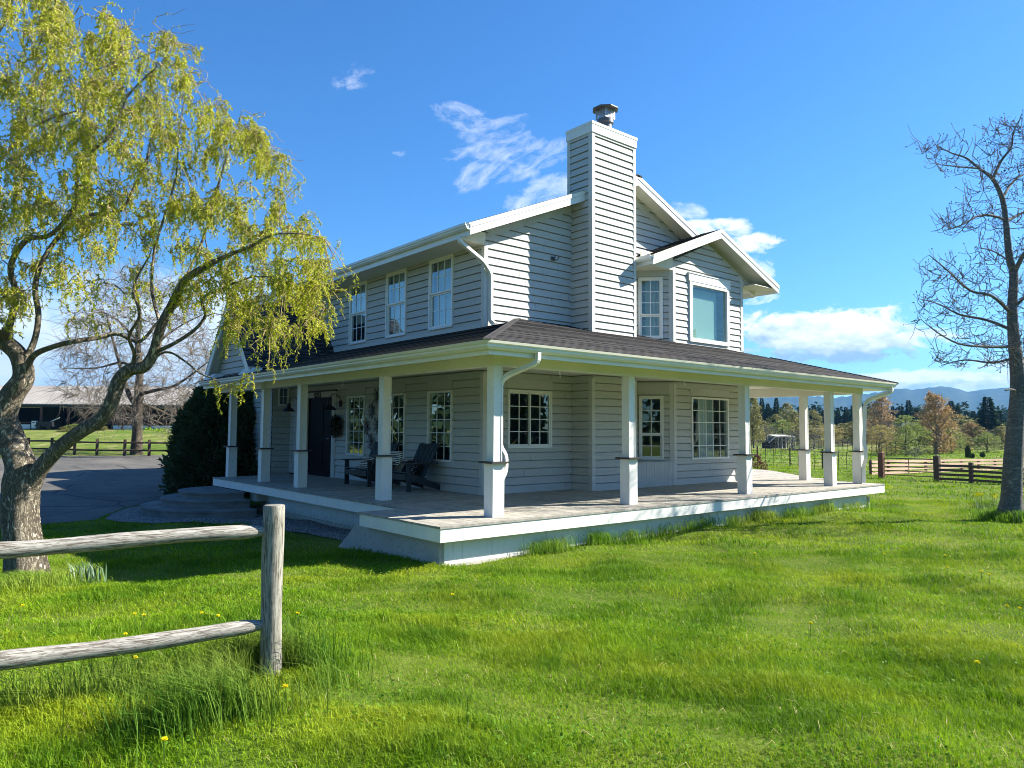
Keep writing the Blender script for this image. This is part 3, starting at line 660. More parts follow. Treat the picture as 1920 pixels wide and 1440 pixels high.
def window(F, H, cols, rows, kind='fixed', mid=None, back=None, rows2=None, fw=.045, proud=.05, label=None, zsplit=None):
    a0, a1, z0, z1 = H; mb = MB(); B = lambda *q: F.box(mb, *q)
    B(a0, a0+fw, z0, z1, -.07, proud); B(a1-fw, a1, z0, z1, -.07, proud); B(a0+fw, a1-fw, z1-fw, z1, -.07, proud); B(a0+fw, a1-fw, z0, z0+fw, -.07, proud)
    ia0, ia1, iz0, iz1 = a0+fw, a1-fw, z0+fw, z1-fw; s = .034; panes = []
    def sash(p, q, r, w, d):
        B(p, p+s, r, w, d-.03, d); B(q-s, q, r, w, d-.03, d); B(p+s, q-s, w-s, w, d-.03, d); B(p+s, q-s, r, r+s, d-.03, d); panes.append((p+s, q-s, r+s, w-s, d-.016))
    if kind == 'hung': sash(ia0, ia1, mid, iz1, .035); sash(ia0, ia1, iz0, mid, .002)
    elif kind == 'slider': m_ = (ia0+ia1)/2; sash(ia0, m_+.02, iz0, iz1, -.002); sash(m_-.02, ia1, iz0, iz1, .035)
    else: panes.append((ia0, ia1, iz0, iz1, .0))
    w = mb.build('window', 'vinyl', house)
    if label: w['label'] = label
    gb, pb = MB(), MB()
    for k, (p, q, r, v, d) in enumerate(panes):
        F.box(pb, p-.005, q+.005, r-.005, v+.005, d-.005, d)
        nr = rows if (k == 0 or rows2 is None) else rows2
        if cols:
            for i in range(1, cols): u = p+(q-p)*i/cols; F.box(gb, u-.009, u+.009, r, v, d+.001, d+.010)
            for i in range(1, nr):
                u = r+(v-r)*i/nr; F.box(gb, p, q, u-.008, u+.008, d+.001, d+.0085)
    pb.build('pane', 'glass', w)
    if gb.f: gb.build('grille', 'grille', w)
    if back:
        cb = MB()
        if back == 'blind': F.box(cb, ia0-.05, ia1-.33, iz0-.05, iz1-.20, -.13, -.12); F.box(cb, ia0-.05, ia1-.10, iz0-.05, iz1-.02, -.22, -.21)
        else:
            segs = {'curtain': [(a0-.1, a1+.1, z0-.05, z1+.05)], 'raised': [(a0-.1, a1+.1, z0+.55, z1+.05)], 'sides': [(a0-.1, a0+.28, z0-.05, z1+.05), (a1-.2, a1+.1, z0-.05, z1+.05)], 'part': [(a0+.35*(a1-a0), a0+.75*(a1-a0), z0-.05, z1+.05)]}[back]
            for p, q, r, v in segs:
                n = max(4, int((q-p)/.05)); pts = [(p+(q-p)*i/n, -.17-.02*(i % 2)) for i in range(n+1)]
                for (u0, d0), (u1, d1) in zip(pts, pts[1:]): cb.q([F.p(u0, r, d0), F.p(u1, r, d1), F.p(u1, v, d1), F.p(u0, v, d0)])
        cb.build('blind' if back == 'blind' else 'curtain', 'blind' if back == 'blind' else 'curtain', w)
    return w
window(F_FRONT, H_UP[0], 3, 2, 'hung', 4.23, 'curtain', 2); window(F_FRONT, H_UP[1], 3, 2, 'hung', 4.23, 'curtain', 2)
window(F_FRONT, H_UP[2], 3, 2, 'hung', 4.23, 'raised', 2, label='upstairs window with its blind half raised')
for h in H_LO: window(F_FRONT, h, 3, 5)
window(F_GABLE, H_SL, 2, 4, 'slider'); window(F_BAY, H_BU, 0, 0, back='blind', fw=.10, proud=.055, label='large upstairs picture window with pale green blind')
window(F_BAY, H_BL, 5, 5, back='part'); window(F_ANG, H_AU, 2, 3, 'hung', 4.06, 'curtain', 2); window(F_ANG, H_AL, 2, 3, 'hung', 1.2, None, 2)
window(F_WING, H_WG, 2, 2)
mb = MB(); F_BAY.box(mb, 9.20, 10.96, 4.98, 5.17, .004, .065); F_BAY.box(mb, 9.19, 10.97, 5.17, 5.19, .004, .08); mb.build('window_header', 'white', house)
mb = MB(); yc, zc, r = 12.9, 4.52, .43        # round headed window high on the front
for k in range(24):
    p, q = math.pi*k/24, math.pi*(k+1)/24; A = lambda t_, rr: (yc+rr*math.cos(t_), zc+rr*math.sin(t_))
    mb.hexa([F_FRONT.p(*A(p, r-.06), .0), F_FRONT.p(*A(q, r-.06), .0), F_FRONT.p(*A(q, r+.03), .0), F_FRONT.p(*A(p, r+.03), .0), F_FRONT.p(*A(p, r-.06), .05), F_FRONT.p(*A(q, r-.06), .05), F_FRONT.p(*A(q, r+.03), .05), F_FRONT.p(*A(p, r+.03), .05)])
F_FRONT.box(mb, yc-r, yc-r+.06, 3.9, zc, 0, .05); F_FRONT.box(mb, yc+r-.06, yc+r, 3.9, zc, 0, .05)
w = mb.build('arched_window', 'vinyl', house); mb = MB()
mb.q([F_FRONT.p(yc+(r-.03)*math.cos(math.pi*k/20), zc+(r-.03)*math.sin(math.pi*k/20), .028) for k in range(21)]+[F_FRONT.p(yc-r+.03, 3.92, .028), F_FRONT.p(yc+r-.03, 3.92, .028)]); mb.build('pane', 'glass', w)
mb = MB(); F_FRONT.box(mb, yc-.5, yc-r+.01, 3.9, 5.0, .0, .024); F_FRONT.box(mb, yc+r-.01, yc+.5, 3.9, 5.0, 0, .024); mb.q([F_FRONT.p(yc+(r+.02)*math.cos(math.pi*k/20), zc+(r+.02)*math.sin(math.pi*k/20), .024) for k in range(21)]+[F_FRONT.p(yc-.5, 5.0, .024), F_FRONT.p(yc+.5, 5.0, .024)]); mb.build('arch_surround', 'siding', w)
mb = MB()       # a plain dim room shell behind the windows
mb.box(GX+.35, RX-.3, FY+.45, 13.9, .005, .02); mb.box(GX+.35, RX-.3, FY+.45, 13.9, 2.6, 2.8); mb.box(6.2, 6.3, FY+.5, 13.9, .02, 2.6); mb.box(GX+2.2, GX+2.3, 7.6, 9.6, .02, 2.6)
mb.box(GX+2.6, GX+2.7, FY+.5, 13.9, 2.8, 5.3); mb.box(GX+.3, RX-.3, 7.6, 7.7, 2.8, 5.2); mb.build('inner_partition', 'interior', house)

# front door, its trim and the house number
mb = MB(); F_FRONT.box(mb, 9.98, 11.5, 0.01, 2.14, -.06, -.03)
for a0, a1, z0, z1 in ((10.1, 10.42, .25, .95), (10.1, 10.42, 1.1, 1.95), (10.6, 10.9, .25, .95), (10.6, 10.9, 1.1, 1.95)): F_FRONT.box(mb, a0, a1, z0, z1, -.03, -.015)
d_ = mb.build('door', 'door', house); mb = MB(); p = F_FRONT.p(10.12, 1.02, 0)
mb.tube([p, p+np.array([-.05, 0, 0])], .012, 8); mb.tube([p+np.array([-.05, 0, 0]), p+np.array([-.055, .1, 0])], .01, 8); mb.build('door_handle', 'steel', d_)
mb = MB(); F_FRONT.box(mb, 9.76, 9.98, 0, 2.14, .0, .04); F_FRONT.box(mb, 9.80, 9.94, .0, 2.12, .04, .052); F_FRONT.box(mb, 11.5, 11.73, 0, 2.14, .0, .04); F_FRONT.box(mb, 9.74, 11.75, 2.145, 2.29, .0, .045); mb.build('door_frame', 'trim_grey', house)
mb = MB(); F_FRONT.box(mb, 9.72, 11.77, 2.292, 2.325, .0, .09); mb.build('door_cornice', 'dark_wood', house)
def lettering(name, body, loc, rot, size, m, parent, ext=.006):
    cu = bpy.data.curves.new(name, 'FONT'); cu.body = body; cu.size = size; cu.extrude = ext; cu.align_x = 'CENTER'; cu.resolution_u = 3; cu.offset = .004
    tmp = bpy.data.objects.new(name, cu); me = bpy.data.meshes.new_from_object(tmp); bpy.data.objects.remove(tmp); bpy.data.curves.remove(cu)
    me.name = name; me.materials.clear(); me.materials.append(MAT[m])
    me.transform(Matrix.Translation(loc) @ Matrix.Rotation(rot, 4, 'Z') @ Matrix.Rotation(math.pi/2, 4, 'X'))
    o = bpy.data.objects.new(name, me); COL.objects.link(o); o.parent = parent; o.matrix_parent_inverse = PINV(parent); return o
lettering('house_number', '5253', (GX-.055, 10.83, 2.135), -math.pi/2, .21, 'black', house)

# porch floor, rims and skirting
mb = MB(); nrm = random.Random(3)
def plank(x0, x1, y0, y1, z1=0.0): mb.box(x0, x1, y0, y1, z1-.03, z1+nrm.uniform(-.0012, .0012), 0, nrm.random())
x = 0.0
while x < 13.35: plank(x, min(x+.138, 13.36), .145, 2.24); x += .144
for xa in (0, 3.2, 6.4, 9.6, 12.0): plank(xa, (min(xa+3.194, 11.994) if xa == 9.6-0 else xa+3.194) if xa < 12 else 13.36, 0, .139)
y = 2.246
while y < 11.7: plank(.84+.12, GX, y, min(y+.138, 11.75)); y += .144
plank(.84, .955, 2.246, 11.75)
x = GX+.004
while x < 12.2: plank(x, min(x+.138, 12.3), 2.246, 3.40); x += .144
y = 2.246
while y < 12: plank(12.31, 14.1+min(2.75, max(0, (y-2.2)*.9)), y, y+.138); y += .144
plank(13.365, 14.1, 1.94, 2.24)
mb.build('porch_floor', 'deck', house)
mb = MB()
[mb.box(a_, b_-.004, .012, .05, -.21, -.032) for a_, b_ in ((.012, 3.9), (3.9, 7.6), (7.6, 10.7), (10.7, 13.352))]; mb.box(.012, .05, .05, 2.22, -.21, -.032); mb.box(.05, .86, 2.19, 2.225, -.21, -.032); mb.box(.852, .89, 2.226, 11.74, -.21, -.032); mb.box(.89, 3.2, 11.70, 11.738, -.21, -.032)
mb.box(13.31, 13.348, .05, 1.92, -.21, -.032); mb.box(13.35, 14.08, 1.95, 1.99, -.21, -.032); mb.hexa([(14.08, 1.96, -.21), (16.8, 5.2, -.21), (16.77, 5.24, -.21), (14.05, 2.0, -.21), (14.08, 1.96, -.032), (16.8, 5.2, -.032), (16.77, 5.24, -.032), (14.05, 2.0, -.032)])
mb.build('porch_rim', 'white', house)
mb = MB(); xs = [.2, 1.62, 3.2, 4.8, 6.5, 7.9, 9.7, 10.6, 12.05, 12.75]
for a, b in zip(xs, xs[1:]): mb.box(a+.004, b-.004, .19, .215, -.66, -.211)
mb.box(12.78, 12.81, .22, 2.2, -.7, -.211); mb.box(1.34, 1.37, 2.3, 9.6, -.70, -.211)
mb.box(.21, .6, .222, 2.1, -.5, -.211); mb.build('porch_skirt', 'skirt', house)
mb = MB(); mb.box(.17, 12.78, .155, .222, -.72, -.535); mb.box(12.79, 12.85, .16, 1.2, -.72, -.3); mb.box(1.30, 1.338, 2.3, 9.9, -.85, -.62); mb.box(1.05, 1.6, 9.2, 9.6, -.45, -.22); mb.build('footing', 'footing', house)
mb = MB(); prof = [(.22, -.8), (3.35, -.8), (2.55, -.222), (.22, -.222)]
mb.hexa([(.14, y, z) for y, z in prof]+[(.36, y, z) for y, z in prof]); mb.build('stub_wall', 'stucco', house, label if False else None) if False else mb.build('stub_wall', 'stucco', house)

# beam, soffit, fascia, gutter round the porch roof
PATH = [(1.2, 12.4), (1.2, .4), (13.15, .4), (13.15, 6.5)]      # outer face of the beam; outward is to the right
def ring(name, prof, m): mb = MB(); sweep_plan(mb, PATH, [(-o, z) for o, z in prof]); return mb.build(name, m, house)
ring('porch_beam', [(0, 2.24), (0, 2.47), (-.17, 2.47), (-.17, 2.24)], 'cream')
ring('porch_ceiling', [(.0, 2.475), (.0, 2.49), (-3.05, 2.49), (-3.05, 2.475)], 'cream')
ring('soffit', [(.005, 2.40), (.44, 2.345), (.44, 2.36), (.005, 2.415)], 'cream')
ring('fascia', [(.44, 2.335), (.465, 2.335), (.465, 2.50), (.44, 2.50)], 'gutter')
gp_ = [(.467, 2.40), (.54, 2.405), (.575, 2.44), (.575, 2.462), (.60, 2.478), (.60, 2.512), (.585, 2.512), (.585, 2.485), (.467, 2.47)]
ring('gutter', gp_, 'gutter')
def downspout(pts, name='downspout', w=.085):
    mb = MB(); P = [Vector(p) for p in pts]; out = [P[0]]
    for a, b, c_ in zip(P, P[1:], P[2:]):
        la, lb = (a-b).length, (c_-b).length; r = min(.10, la*.45, lb*.45)
        s0 = b+(a-b).normalized()*r; s1 = b+(c_-b).normalized()*r
        for k in range(5): t_ = k/4; out.append(s0*(1-t_)**2+b*2*t_*(1-t_)+s1*t_*t_)
    out.append(P[-1]); mb.tube(out, 0, rect=(w, .062)); return mb.build(name, 'gutter', house)
downspout([(1.60, -.13, 2.42), (1.60, -.13, 2.27), (1.43, .36, 2.10), (1.372, .46, 2.0), (1.372, .46, 1.02), (1.455, .43, .90), (1.455, .43, .66), (1.375, .47, .50), (1.375, .50, .2)], w=.066)
downspout([(13.55, -.13, 2.42), (13.55, -.13, 2.30), (13.24, .30, 2.10), (13.10, .33, 1.98), (13.00, .33, 1.0), (12.90, .25, .86), (12.90, .25, .62), (12.98, .35, .46), (12.98, .35, .02)])
downspout([(2.66, 3.32, 5.02), (2.66, 3.32, 4.92), (3.22, 3.30, 4.62), (3.46, 3.36, 4.42), (3.46, 3.36, 3.46), (3.50, 3.25, 3.37)])
# posts
def post(x, y):
    mb = MB(); mb.box(x, x+.215, y, y+.215, 0.001, .785); mb.box(x-.008, x+.012, y-.008, y+.01, .004, .78); p_ = mb.build('porch_post', 'white', house)
    mb = MB(); q = .0325; mb.box(x+q, x+.215-q, y+q, y+.215-q, .815, 2.24); mb.box(x+q-.008, x+q+.012, y+q-.008, y+q+.012, .816, 2.238)
    mb.box(x+.215-q-.012, x+.215-q+.008, y+q-.0085, y+q+.0115, .816, 2.238); mb.box(x+q-.0085, x+q+.0115, y+.215-q-.012, y+.215-q+.008, .816, 2.238); mb.build('post_shaft', 'white', p_)
    mb = MB(); mb.box(x-.06, x+.275, y-.06, y+.275, .786, .814); mb.build('post_ledge', 'dark_wood', p_)
for x, y in ((1.19, .39), (4.24, .42), (7.84, .40), (11.47, .40), (12.95, .40), (12.96, 1.84), (1.17, 3.58), (1.17, 7.16), (1.17, 9.26), (1.17, 11.52)): post(x, y)
mb = MB()
for x, y in ((2.62, .48), (5.9, .48), (10.0, .48), (12.3, .5), (1.28, 5.4)):
    mb = MB(); mb.tube([(x, y, 2.24), (x, y, 2.20)]+[(x+.022*math.sin(a)*1, y, 2.18-.022+.022*math.cos(a)) for a in np.linspace(0, 4.4, 9)], .005, 6); mb.build('hanging_hook', 'bone', house)

# roofs
def roof_plane(mb, P, eave, up, outline, thick=.035, exp=.14):
    P, e, v = np.array(P, float), np.array(eave, float), np.array(up, float); e /= np.linalg.norm(e); v /= np.linalg.norm(v); n = np.cross(e, v)
    if n[2] < 0: n = -n
    courses(mb, P, e, v, n, outline, (), exp=exp, proud=.010, base=.002, uvs=True, m=0)
    mb.q([P+e*a+v*b-n*thick for a, b in reversed(outline)], 1)
    for i in range(len(outline)):
        (a, b), (c_, d) = outline[i], outline[(i+1) % len(outline)]; A, B_ = P+e*a+v*b, P+e*c_+v*d; mb.q([A-n*thick, B_-n*thick, B_+n*.004, A+n*.004], 1)
s = .293; k = math.hypot(1, s); g0x, g0y, g1x, gz = .585, -.215, 13.765, 2.515
mb = MB()
L = g1x-g0x; dep = 3.75
roof_plane(mb, (g0x, g0y, gz), (1, 0, 0), (0, 1, s), [(0, 0), (L, 0), (L-dep, dep*k), (dep, dep*k)])
roof_plane(mb, (g0x, g0y, gz), (0, 1, 0), (1, 0, s), [(0, 0), (12.6, 0), (12.6, 2.85*k), (2.85, 2.85*k)])
roof_plane(mb, (g1x, g0y, gz), (0, 1, 0), (-1, 0, s), [(0, 0), (8, 0), (8, 2.1*k), (2.1, 2.1*k)])
# hip caps
for a, b in (((g0x, g0y, gz), (g0x+3.65, g0y+3.65, gz+3.65*s)), ((g1x, g0y, gz), (g1x-2.2, g0y+2.2, gz+2.2*s))):
    A, B_ = Vector(a), Vector(b); n_ = 26
    for i in range(n_):
        p, q = A.lerp(B_, i/n_), A.lerp(B_, (i+1.25)/n_); mb.bar(p+Vector((0, 0, .004)), q+Vector((0, 0, .014)), .13, .010, m=0)
porch_roof = mb.build('porch_roof', ['shingle', 'cream'], house)
mb = MB(); yr0, yr1 = 2.98, 14.6; xe = 2.62; ze = 5.215-SL*.06+.02; ks = math.hypot(1, SL); run = RIDX-xe; top_z = ze+run*SL
roof_plane(mb, (xe, yr0, ze), (0, 1, 0), (1, 0, SL), [(0, 0), (yr1-yr0, 0), (yr1-yr0, run*ks), (0, run*ks)], .03)
roof_plane(mb, (2*RIDX-xe, yr0, ze), (0, 1, 0), (-1, 0, SL), [(0, 0), (yr1-yr0, 0), (yr1-yr0, run*ks), (0, run*ks)], .03)
mb.box(RIDX-.12, RIDX+.12, yr0, yr1, top_z-.045, top_z+.012)
zb = 6.34; ybf = 2.40; sb = .40; kb = math.hypot(1, sb); bx = 10.07; half = 2.68
roof_plane(mb, (bx-half, ybf, zb-half*sb), (0, 1, 0), (1, 0, sb), [(0, 0), (1.25, 0), (1.25, half*kb), (0, half*kb)], .03)
roof_plane(mb, (bx+half, ybf, zb-half*sb), (0, 1, 0), (-1, 0, sb), [(0, 0), (1.25, 0), (1.25, half*kb), (0, half*kb)], .03)
EY, EZ, ES = 11.05, 4.60, 1.13; ek = math.hypot(1, ES); eh = 1.62     # steep entry gable
for sgn in (1, -1):
    roof_plane(mb, (.84, EY-sgn*eh, EZ-eh*ES), (1, 0, 0), (0, sgn*1, ES), [(0, 0), (3.0, 0), (3.0, eh*ek), (0, eh*ek)], .03)
    roof_plane(mb, (11.2, 23.5-sgn*4.8, 7.15-4.8*.55), (1, 0, 0), (0, sgn*1, .55), [(-3.6, 0), (3.7, 0), (3.7, 4.8*math.hypot(1, .55)), (-3.6, 4.8*math.hypot(1, .55))], .03)
roof_plane(mb, (2.6, 12.55, 2.5), (0, 1, 0), (1, 0, .15), [(0, 0), (1.8, 0), (1.8, .8), (0, .8)], .03)
for sg in (1, -1): roof_plane(mb, (9.6-sg*3.6, 14.62, 5.2), (0, 1, 0), (sg, 0, .56), [(0, 0), (5.5, 0), (5.5, 3.6*math.hypot(1, .56)), (0, 3.6*math.hypot(1, .56))], .03)  # roof of the unseen link block, added to fill the driveway shadow
mb.build('roof', ['shingle', 'cream'], house)

# rakes, eave fascias and soffits of the upper roofs
def rake(mb, xc, zt, sl, half, y0, y1, h1=.085, h2=.145, cut=None):
    """two tier board following a gable with its peak at xc"""
    for sg in (-1, 1):
        def Z(d): return zt-sl*d
        d0 = 0.0; d1 = half
        for (a, b, ya) in ((0, h1, y0-.012), (h1+.004, h1+h2, y0)):
            X = lambda d: xc+sg*d
            mb.hexa([(X(d0), ya, Z(d0)-b), (X(d1), ya, Z(d1)-b), (X(d1), y1, Z(d1)-b), (X(d0), y1, Z(d0)-b), (X(d0), ya, Z(d0)-a), (X(d1), ya, Z(d1)-a), (X(d1), y1, Z(d1)-a), (X(d0), y1, Z(d0)-a)])
mb = MB(); rake(mb, RIDX, RIDZ+.03, SL, RIDX-2.66, 2.995, 3.02); rake(mb, bx, zb-.02, sb, half-.0, 2.415, 2.44, .075, .13); mb.build('rake_board', 'white', house)
mb = MB()
for xc, zt, sl, half_, ya, yb in ((RIDX, RIDZ-.09, SL, RIDX-2.7, 3.02, 3.42), (bx, zb-.12, sb, half-.02, 2.44, 3.42)):
    for sg in (-1, 1):
        X = lambda d: xc+sg*d
        mb.hexa([(X(0), ya, zt-.015), (X(half_), ya, zt-.015-sl*half_), (X(half_), yb, zt-.015-sl*half_), (X(0), yb, zt-.015), (X(0), ya, zt), (X(half_), ya, zt-sl*half_), (X(half_), yb, zt-sl*half_), (X(0), yb, zt)])
mb.box(2.68, GX-.003, 3.40, 14.5, 5.0, 5.015); mb.box(2.682, GX-.004, 3.40, 3.425, 5.016, 5.24); mb.box(7.42, 8.6, 2.82, 3.42, 5.15, 5.165); mb.box(7.42, 8.6, 2.80, 2.818, 5.15, 5.46); mb.box(11.6, 12.72, 2.45, 3.42, 5.15, 5.165)
mb.build('eave_soffit', 'cream', house)
mb = MB(); mb.box(2.655, 2.68, 3.022, 14.5, 4.985, 5.2); mb.box(7.39, 7.412, 2.442, 3.43, 5.06, 5.25); mb.box(12.73, 12.75, 2.442, 3.43, 5.06, 5.25); mb.box(12.47, 12.49, 3.022, 14.5, 4.985, 5.2)
mb.build('eave_fascia', 'gutter', house)
mb = MB()
prof = [(2.654, 5.09), (2.60, 5.095), (2.57, 5.13), (2.57, 5.15), (2.55, 5.165), (2.55, 5.215), (2.562, 5.215), (2.562, 5.19), (2.654, 5.17)]
for (xa, za), (xb, zb_) in zip(prof, prof[1:]+prof[:1]): mb.q([(xa, 3.0, za), (xb, 3.0, zb_), (xb, 14.5, zb_), (xa, 14.5, za)])
mb.q([(x_, 3.0, z_) for x_, z_ in prof])
prof = [(7.388, 5.14), (7.33, 5.15), (7.305, 5.2), (7.305, 5.265), (7.32, 5.265), (7.32, 5.235), (7.388, 5.22)]
for (xa, za), (xb, zb_) in zip(prof, prof[1:]+prof[:1]): mb.q([(xa, 2.44, za), (xb, 2.44, zb_), (xb, 3.43, zb_), (xa, 3.43, za)])
mb.q([(x_, 2.44, z_) for x_, z_ in prof]); mb.build('upper_gutter', 'gutter', house)
mb = MB()       # entry gable face, its rakes, returns and beam
Face((1.18, 0, 0), (0, 1), (-1, 0)).siding(mb, [(EY-1.5, 2.6), (EY+1.5, 2.6), (EY+1.5, 2.85), (EY, 4.48), (EY-1.5, 2.85)], exp=.16); mb.build('entry_gable_wall', 'siding', house)
mb = MB()
for sg in (-1, 1):
    Y = lambda d: EY+sg*d; Z = lambda d: EZ-.04-ES*d
    mb.hexa([(.85, Y(0), Z(0)-.24), (.85, Y(eh), Z(eh)-.24), (.89, Y(eh), Z(eh)-.24), (.89, Y(0), Z(0)-.24), (.85, Y(0), Z(0)), (.85, Y(eh), Z(eh)), (.89, Y(eh), Z(eh)), (.89, Y(0), Z(0))])
    y0, y1 = sorted((Y(eh+.05), Y(eh-.62))); mb.box(.84, 1.19, y0, y1, 2.50, 2.62); mb.hexa([(.84, y0, 2.622), (1.19, y0, 2.622), (1.19, y1, 2.622), (.84, y1, 2.622), (.95, y0+.05, 2.75), (1.19, y0+.05, 2.75), (1.19, y1-.03, 2.75), (.95, y1-.03, 2.75)])
mb.box(1.10, 1.197, 9.20, 11.86, 2.235, 2.50); mb.box(.86, 1.19, EY-1.6, EY+1.6, 2.50, 2.515)
mb.build('entry_gable_trim', 'white', house)
mb = MB(); p = F_GABLE.p(5.2, 5.0, .026); mb.box(p[0]-.05, p[0]+.05, p[1]-.02, p[1], p[2]-.04, p[2]+.04); mb.tube([p+(.0, -.02, .02), p+(-.03, -.10, .0), p+(-.05, -.13, .05)], .012, 6); mb.tube([p+(.03, -.02, -.02), p+(.05, -.10, -.04), p+(.07, -.12, .03)], .012, 6); mb.build('wall_bracket', 'flashing', house)
mb = MB(); p = F_GABLE.p(3.50, 1.93, .04); mb.tube([p, p+(.0, -.06, .0)], .02, 10); mb.tube([p+(-.01, -.05, 0), p+(-.05, -.13, -.02)], .03, 12); mb.build('security_camera', 'bone', house)

# ------------------------------------------------------------------ things on and around the porch
st = thing('round_steps', (.9, 10.55, -.75), 'round tiered dark concrete steps curving out from the far end of the porch', 'steps')
for r, z in ((1.95, -.56), (1.53, -.38), (1.14, -.225)):
    mb = MB(); n = 40; A = [math.pi*.5+math.pi*i/n for i in range(n+1)]
    C_ = lambda rr, zz: [(.84+rr*math.cos(a), 10.55+rr*math.sin(a), zz) for a in A]
    mb.prism(C_(r-.03, -.85), C_(r-.03, z-.045)); mb.prism(C_(r, z-.044), C_(r, z)); mb.build('step', 'concrete', st)

def chair(x, y, w, label):
    t = thing('porch_chair', (x, y, .002), label, 'chair', 'charcoal chairs on the porch')
    B = lambda *q: None
    for s_ in (0, 1):
        yy = y+s_*(w-.035); mb = MB(); mb.box(x, x+.10, yy, yy+.035, .002, .56); mb.build('leg', 'chair', t)
        mb = MB(); mb.hexa([(x+.02, yy+.036-.07*s_, .25), (x+.84, yy+.036-.07*s_, .002), (x+.84, yy+.07-.07*s_, .002), (x+.02, yy+.07-.07*s_, .25), (x+.02, yy+.036-.07*s_, .385), (x+.84, yy+.036-.07*s_, .13), (x+.84, yy+.07-.07*s_, .13), (x+.02, yy+.07-.07*s_, .385)]); mb.build('leg', 'chair', t)
        mb = MB(); a0 = yy-.055; mb.box(x-.07, x+.72, a0, a0+.145, .562, .588); mb.build('arm', 'chair', t)
    mb = MB(); u = Vector((.5, 0, -.14)); L = u.length; u.normalize(); nrm_ = Vector((.27, 0, .96))
    for i in range(6):
        p = Vector((x+.0, y+.04, .385))+u*(i*.088); q = u*.08; e = Vector((0, w-.08, 0)); h = Vector((.007, 0, .02)); mb.hexa([p, p+q, p+q+e, p+e, p+h, p+q+h, p+q+e+h, p+e+h])
    mb.box(x-.022, x, y+.036, y+w-.036, .24, .36); mb.build('seat', 'chair', t)
    mb = MB(); ns = 5 if w < .9 else 7; bw = (w-.1)/ns
    for i in range(ns):
        c_ = y+.05+bw*(i+.5); f = (i-(ns-1)/2)/((ns-1)/2); c2 = c_+f*.05; hh = .98-.05*f*f*(0 if abs(f) > .9 else 1)
        b0 = Vector((x+.40, 0, .24)); b1 = Vector((x+.40+(hh-.24)*.52, 0, hh)); hw = bw/2-.006; th_ = Vector((.018, 0, -.009))
        mb.hexa([b0+Vector((0, c_-hw, 0)), b0+Vector((0, c_+hw, 0)), b0+Vector((0, c_+hw, 0))+th_, b0+Vector((0, c_-hw, 0))+th_, b1+Vector((0, c2-hw-.01, 0)), b1+Vector((0, c2+hw+.01, 0)), b1+Vector((0, c2+hw+.01, 0))+th_, b1+Vector((0, c2-hw-.01, 0))+th_])
    mb.box(x+.63, x+.66, y+.05, y+w-.05, .60, .66); mb.build('backrest', 'chair', t)
    return t
chair(2.48, 4.82, .76, 'charcoal slatted armchair nearest the corner, with a dotted cushion on it')
chair(2.46, 6.42, 1.10, 'wide charcoal slatted armchair nearer the front door, with two striped cushions')
def pillow(name, c, sx, sy, sz, tilt, m, label, cat='cushion', yaw=0):
    n, k = 20, 10; V = []; F = []
    for i in range(k+1):
        ph = -math.pi/2+math.pi*i/k
        for j in range(n):
            a = 2*math.pi*j/n; f = lambda v_, e: math.copysign(abs(v_)**e, v_)
            V.append((sx*f(math.cos(a), .45)*f(math.cos(ph), .7), sy*f(math.sin(a), .45)*f(math.cos(ph), .7), sz*f(math.sin(ph), 1.1)))
    for i in range(k):
        for j in range(n): F.append((i*n+j, i*n+(j+1) % n, (i+1)*n+(j+1) % n, (i+1)*n+j))
    o = np_mesh(name, V, [np.array(F)], [m], smooth=True); o.location = c; o.rotation_euler = (0, tilt, yaw); return tag(o, label, cat, 'cushions on the porch chairs')
pillow('cushion', (2.83, 5.28, .46), .21, .24, .075, -1.0, 'dots', 'dark cushion with pale dots on the chair nearest the corner')
pillow('cushion', (2.66, 5.62, .66), .17, .20, .06, -1.15, 'stripe', 'black and white striped cushion standing between the two porch chairs', yaw=.25)
pillow('cushion', (2.80, 7.12, .47), .20, .22, .07, -1.0, 'stripe', 'striped cushion leaning in the wide chair by the door', yaw=.1)
pillow('cushion', (2.62, 7.16, .36), .18, .20, .06, -.25, 'stripe', 'striped cushion lying flat on the seat of the wide chair')

def wall_lamp(y, label):
    t = thing('wall_lamp', (GX, y, 1.95), label, 'lamp', 'barn lamps beside the door')
    mb = MB(); mb.tube([(GX-.028, y, 1.98), (GX-.05, y, 1.98)], .055, 16); mb.tube([(GX-.045, y, 1.86), (GX-.045, y, 2.02)], [.03, .045], 12); mb.build('lamp_base', 'black', t, smooth=True)
    mb = MB(); mb.tube([(GX-.05-.30*(1-math.cos(a))/2*1.0, y+.02, 2.02+.17*math.sin(a)) for a in np.linspace(0, math.pi, 14)]+[(GX-.35, y+.02, 1.93)], .010, 8); mb.build('lamp_arm', 'black', t, smooth=True)
    mb = MB(); mb.tube([(GX-.35, y+.02, 2.0), (GX-.35, y+.02, 1.93), (GX-.35, y+.02, 1.89), (GX-.35, y+.02, 1.86), (GX-.35, y+.02, 1.78), (GX-.35, y+.02, 1.77)], [.05, .055, .06, .11, .19, .195], 24); mb.build('lamp_shade', 'black', t, smooth=True)
wall_lamp(9.47, 'black gooseneck barn lamp on the wall right of the front door')
wall_lamp(12.05, 'black gooseneck barn lamp on the wall left of the front door')

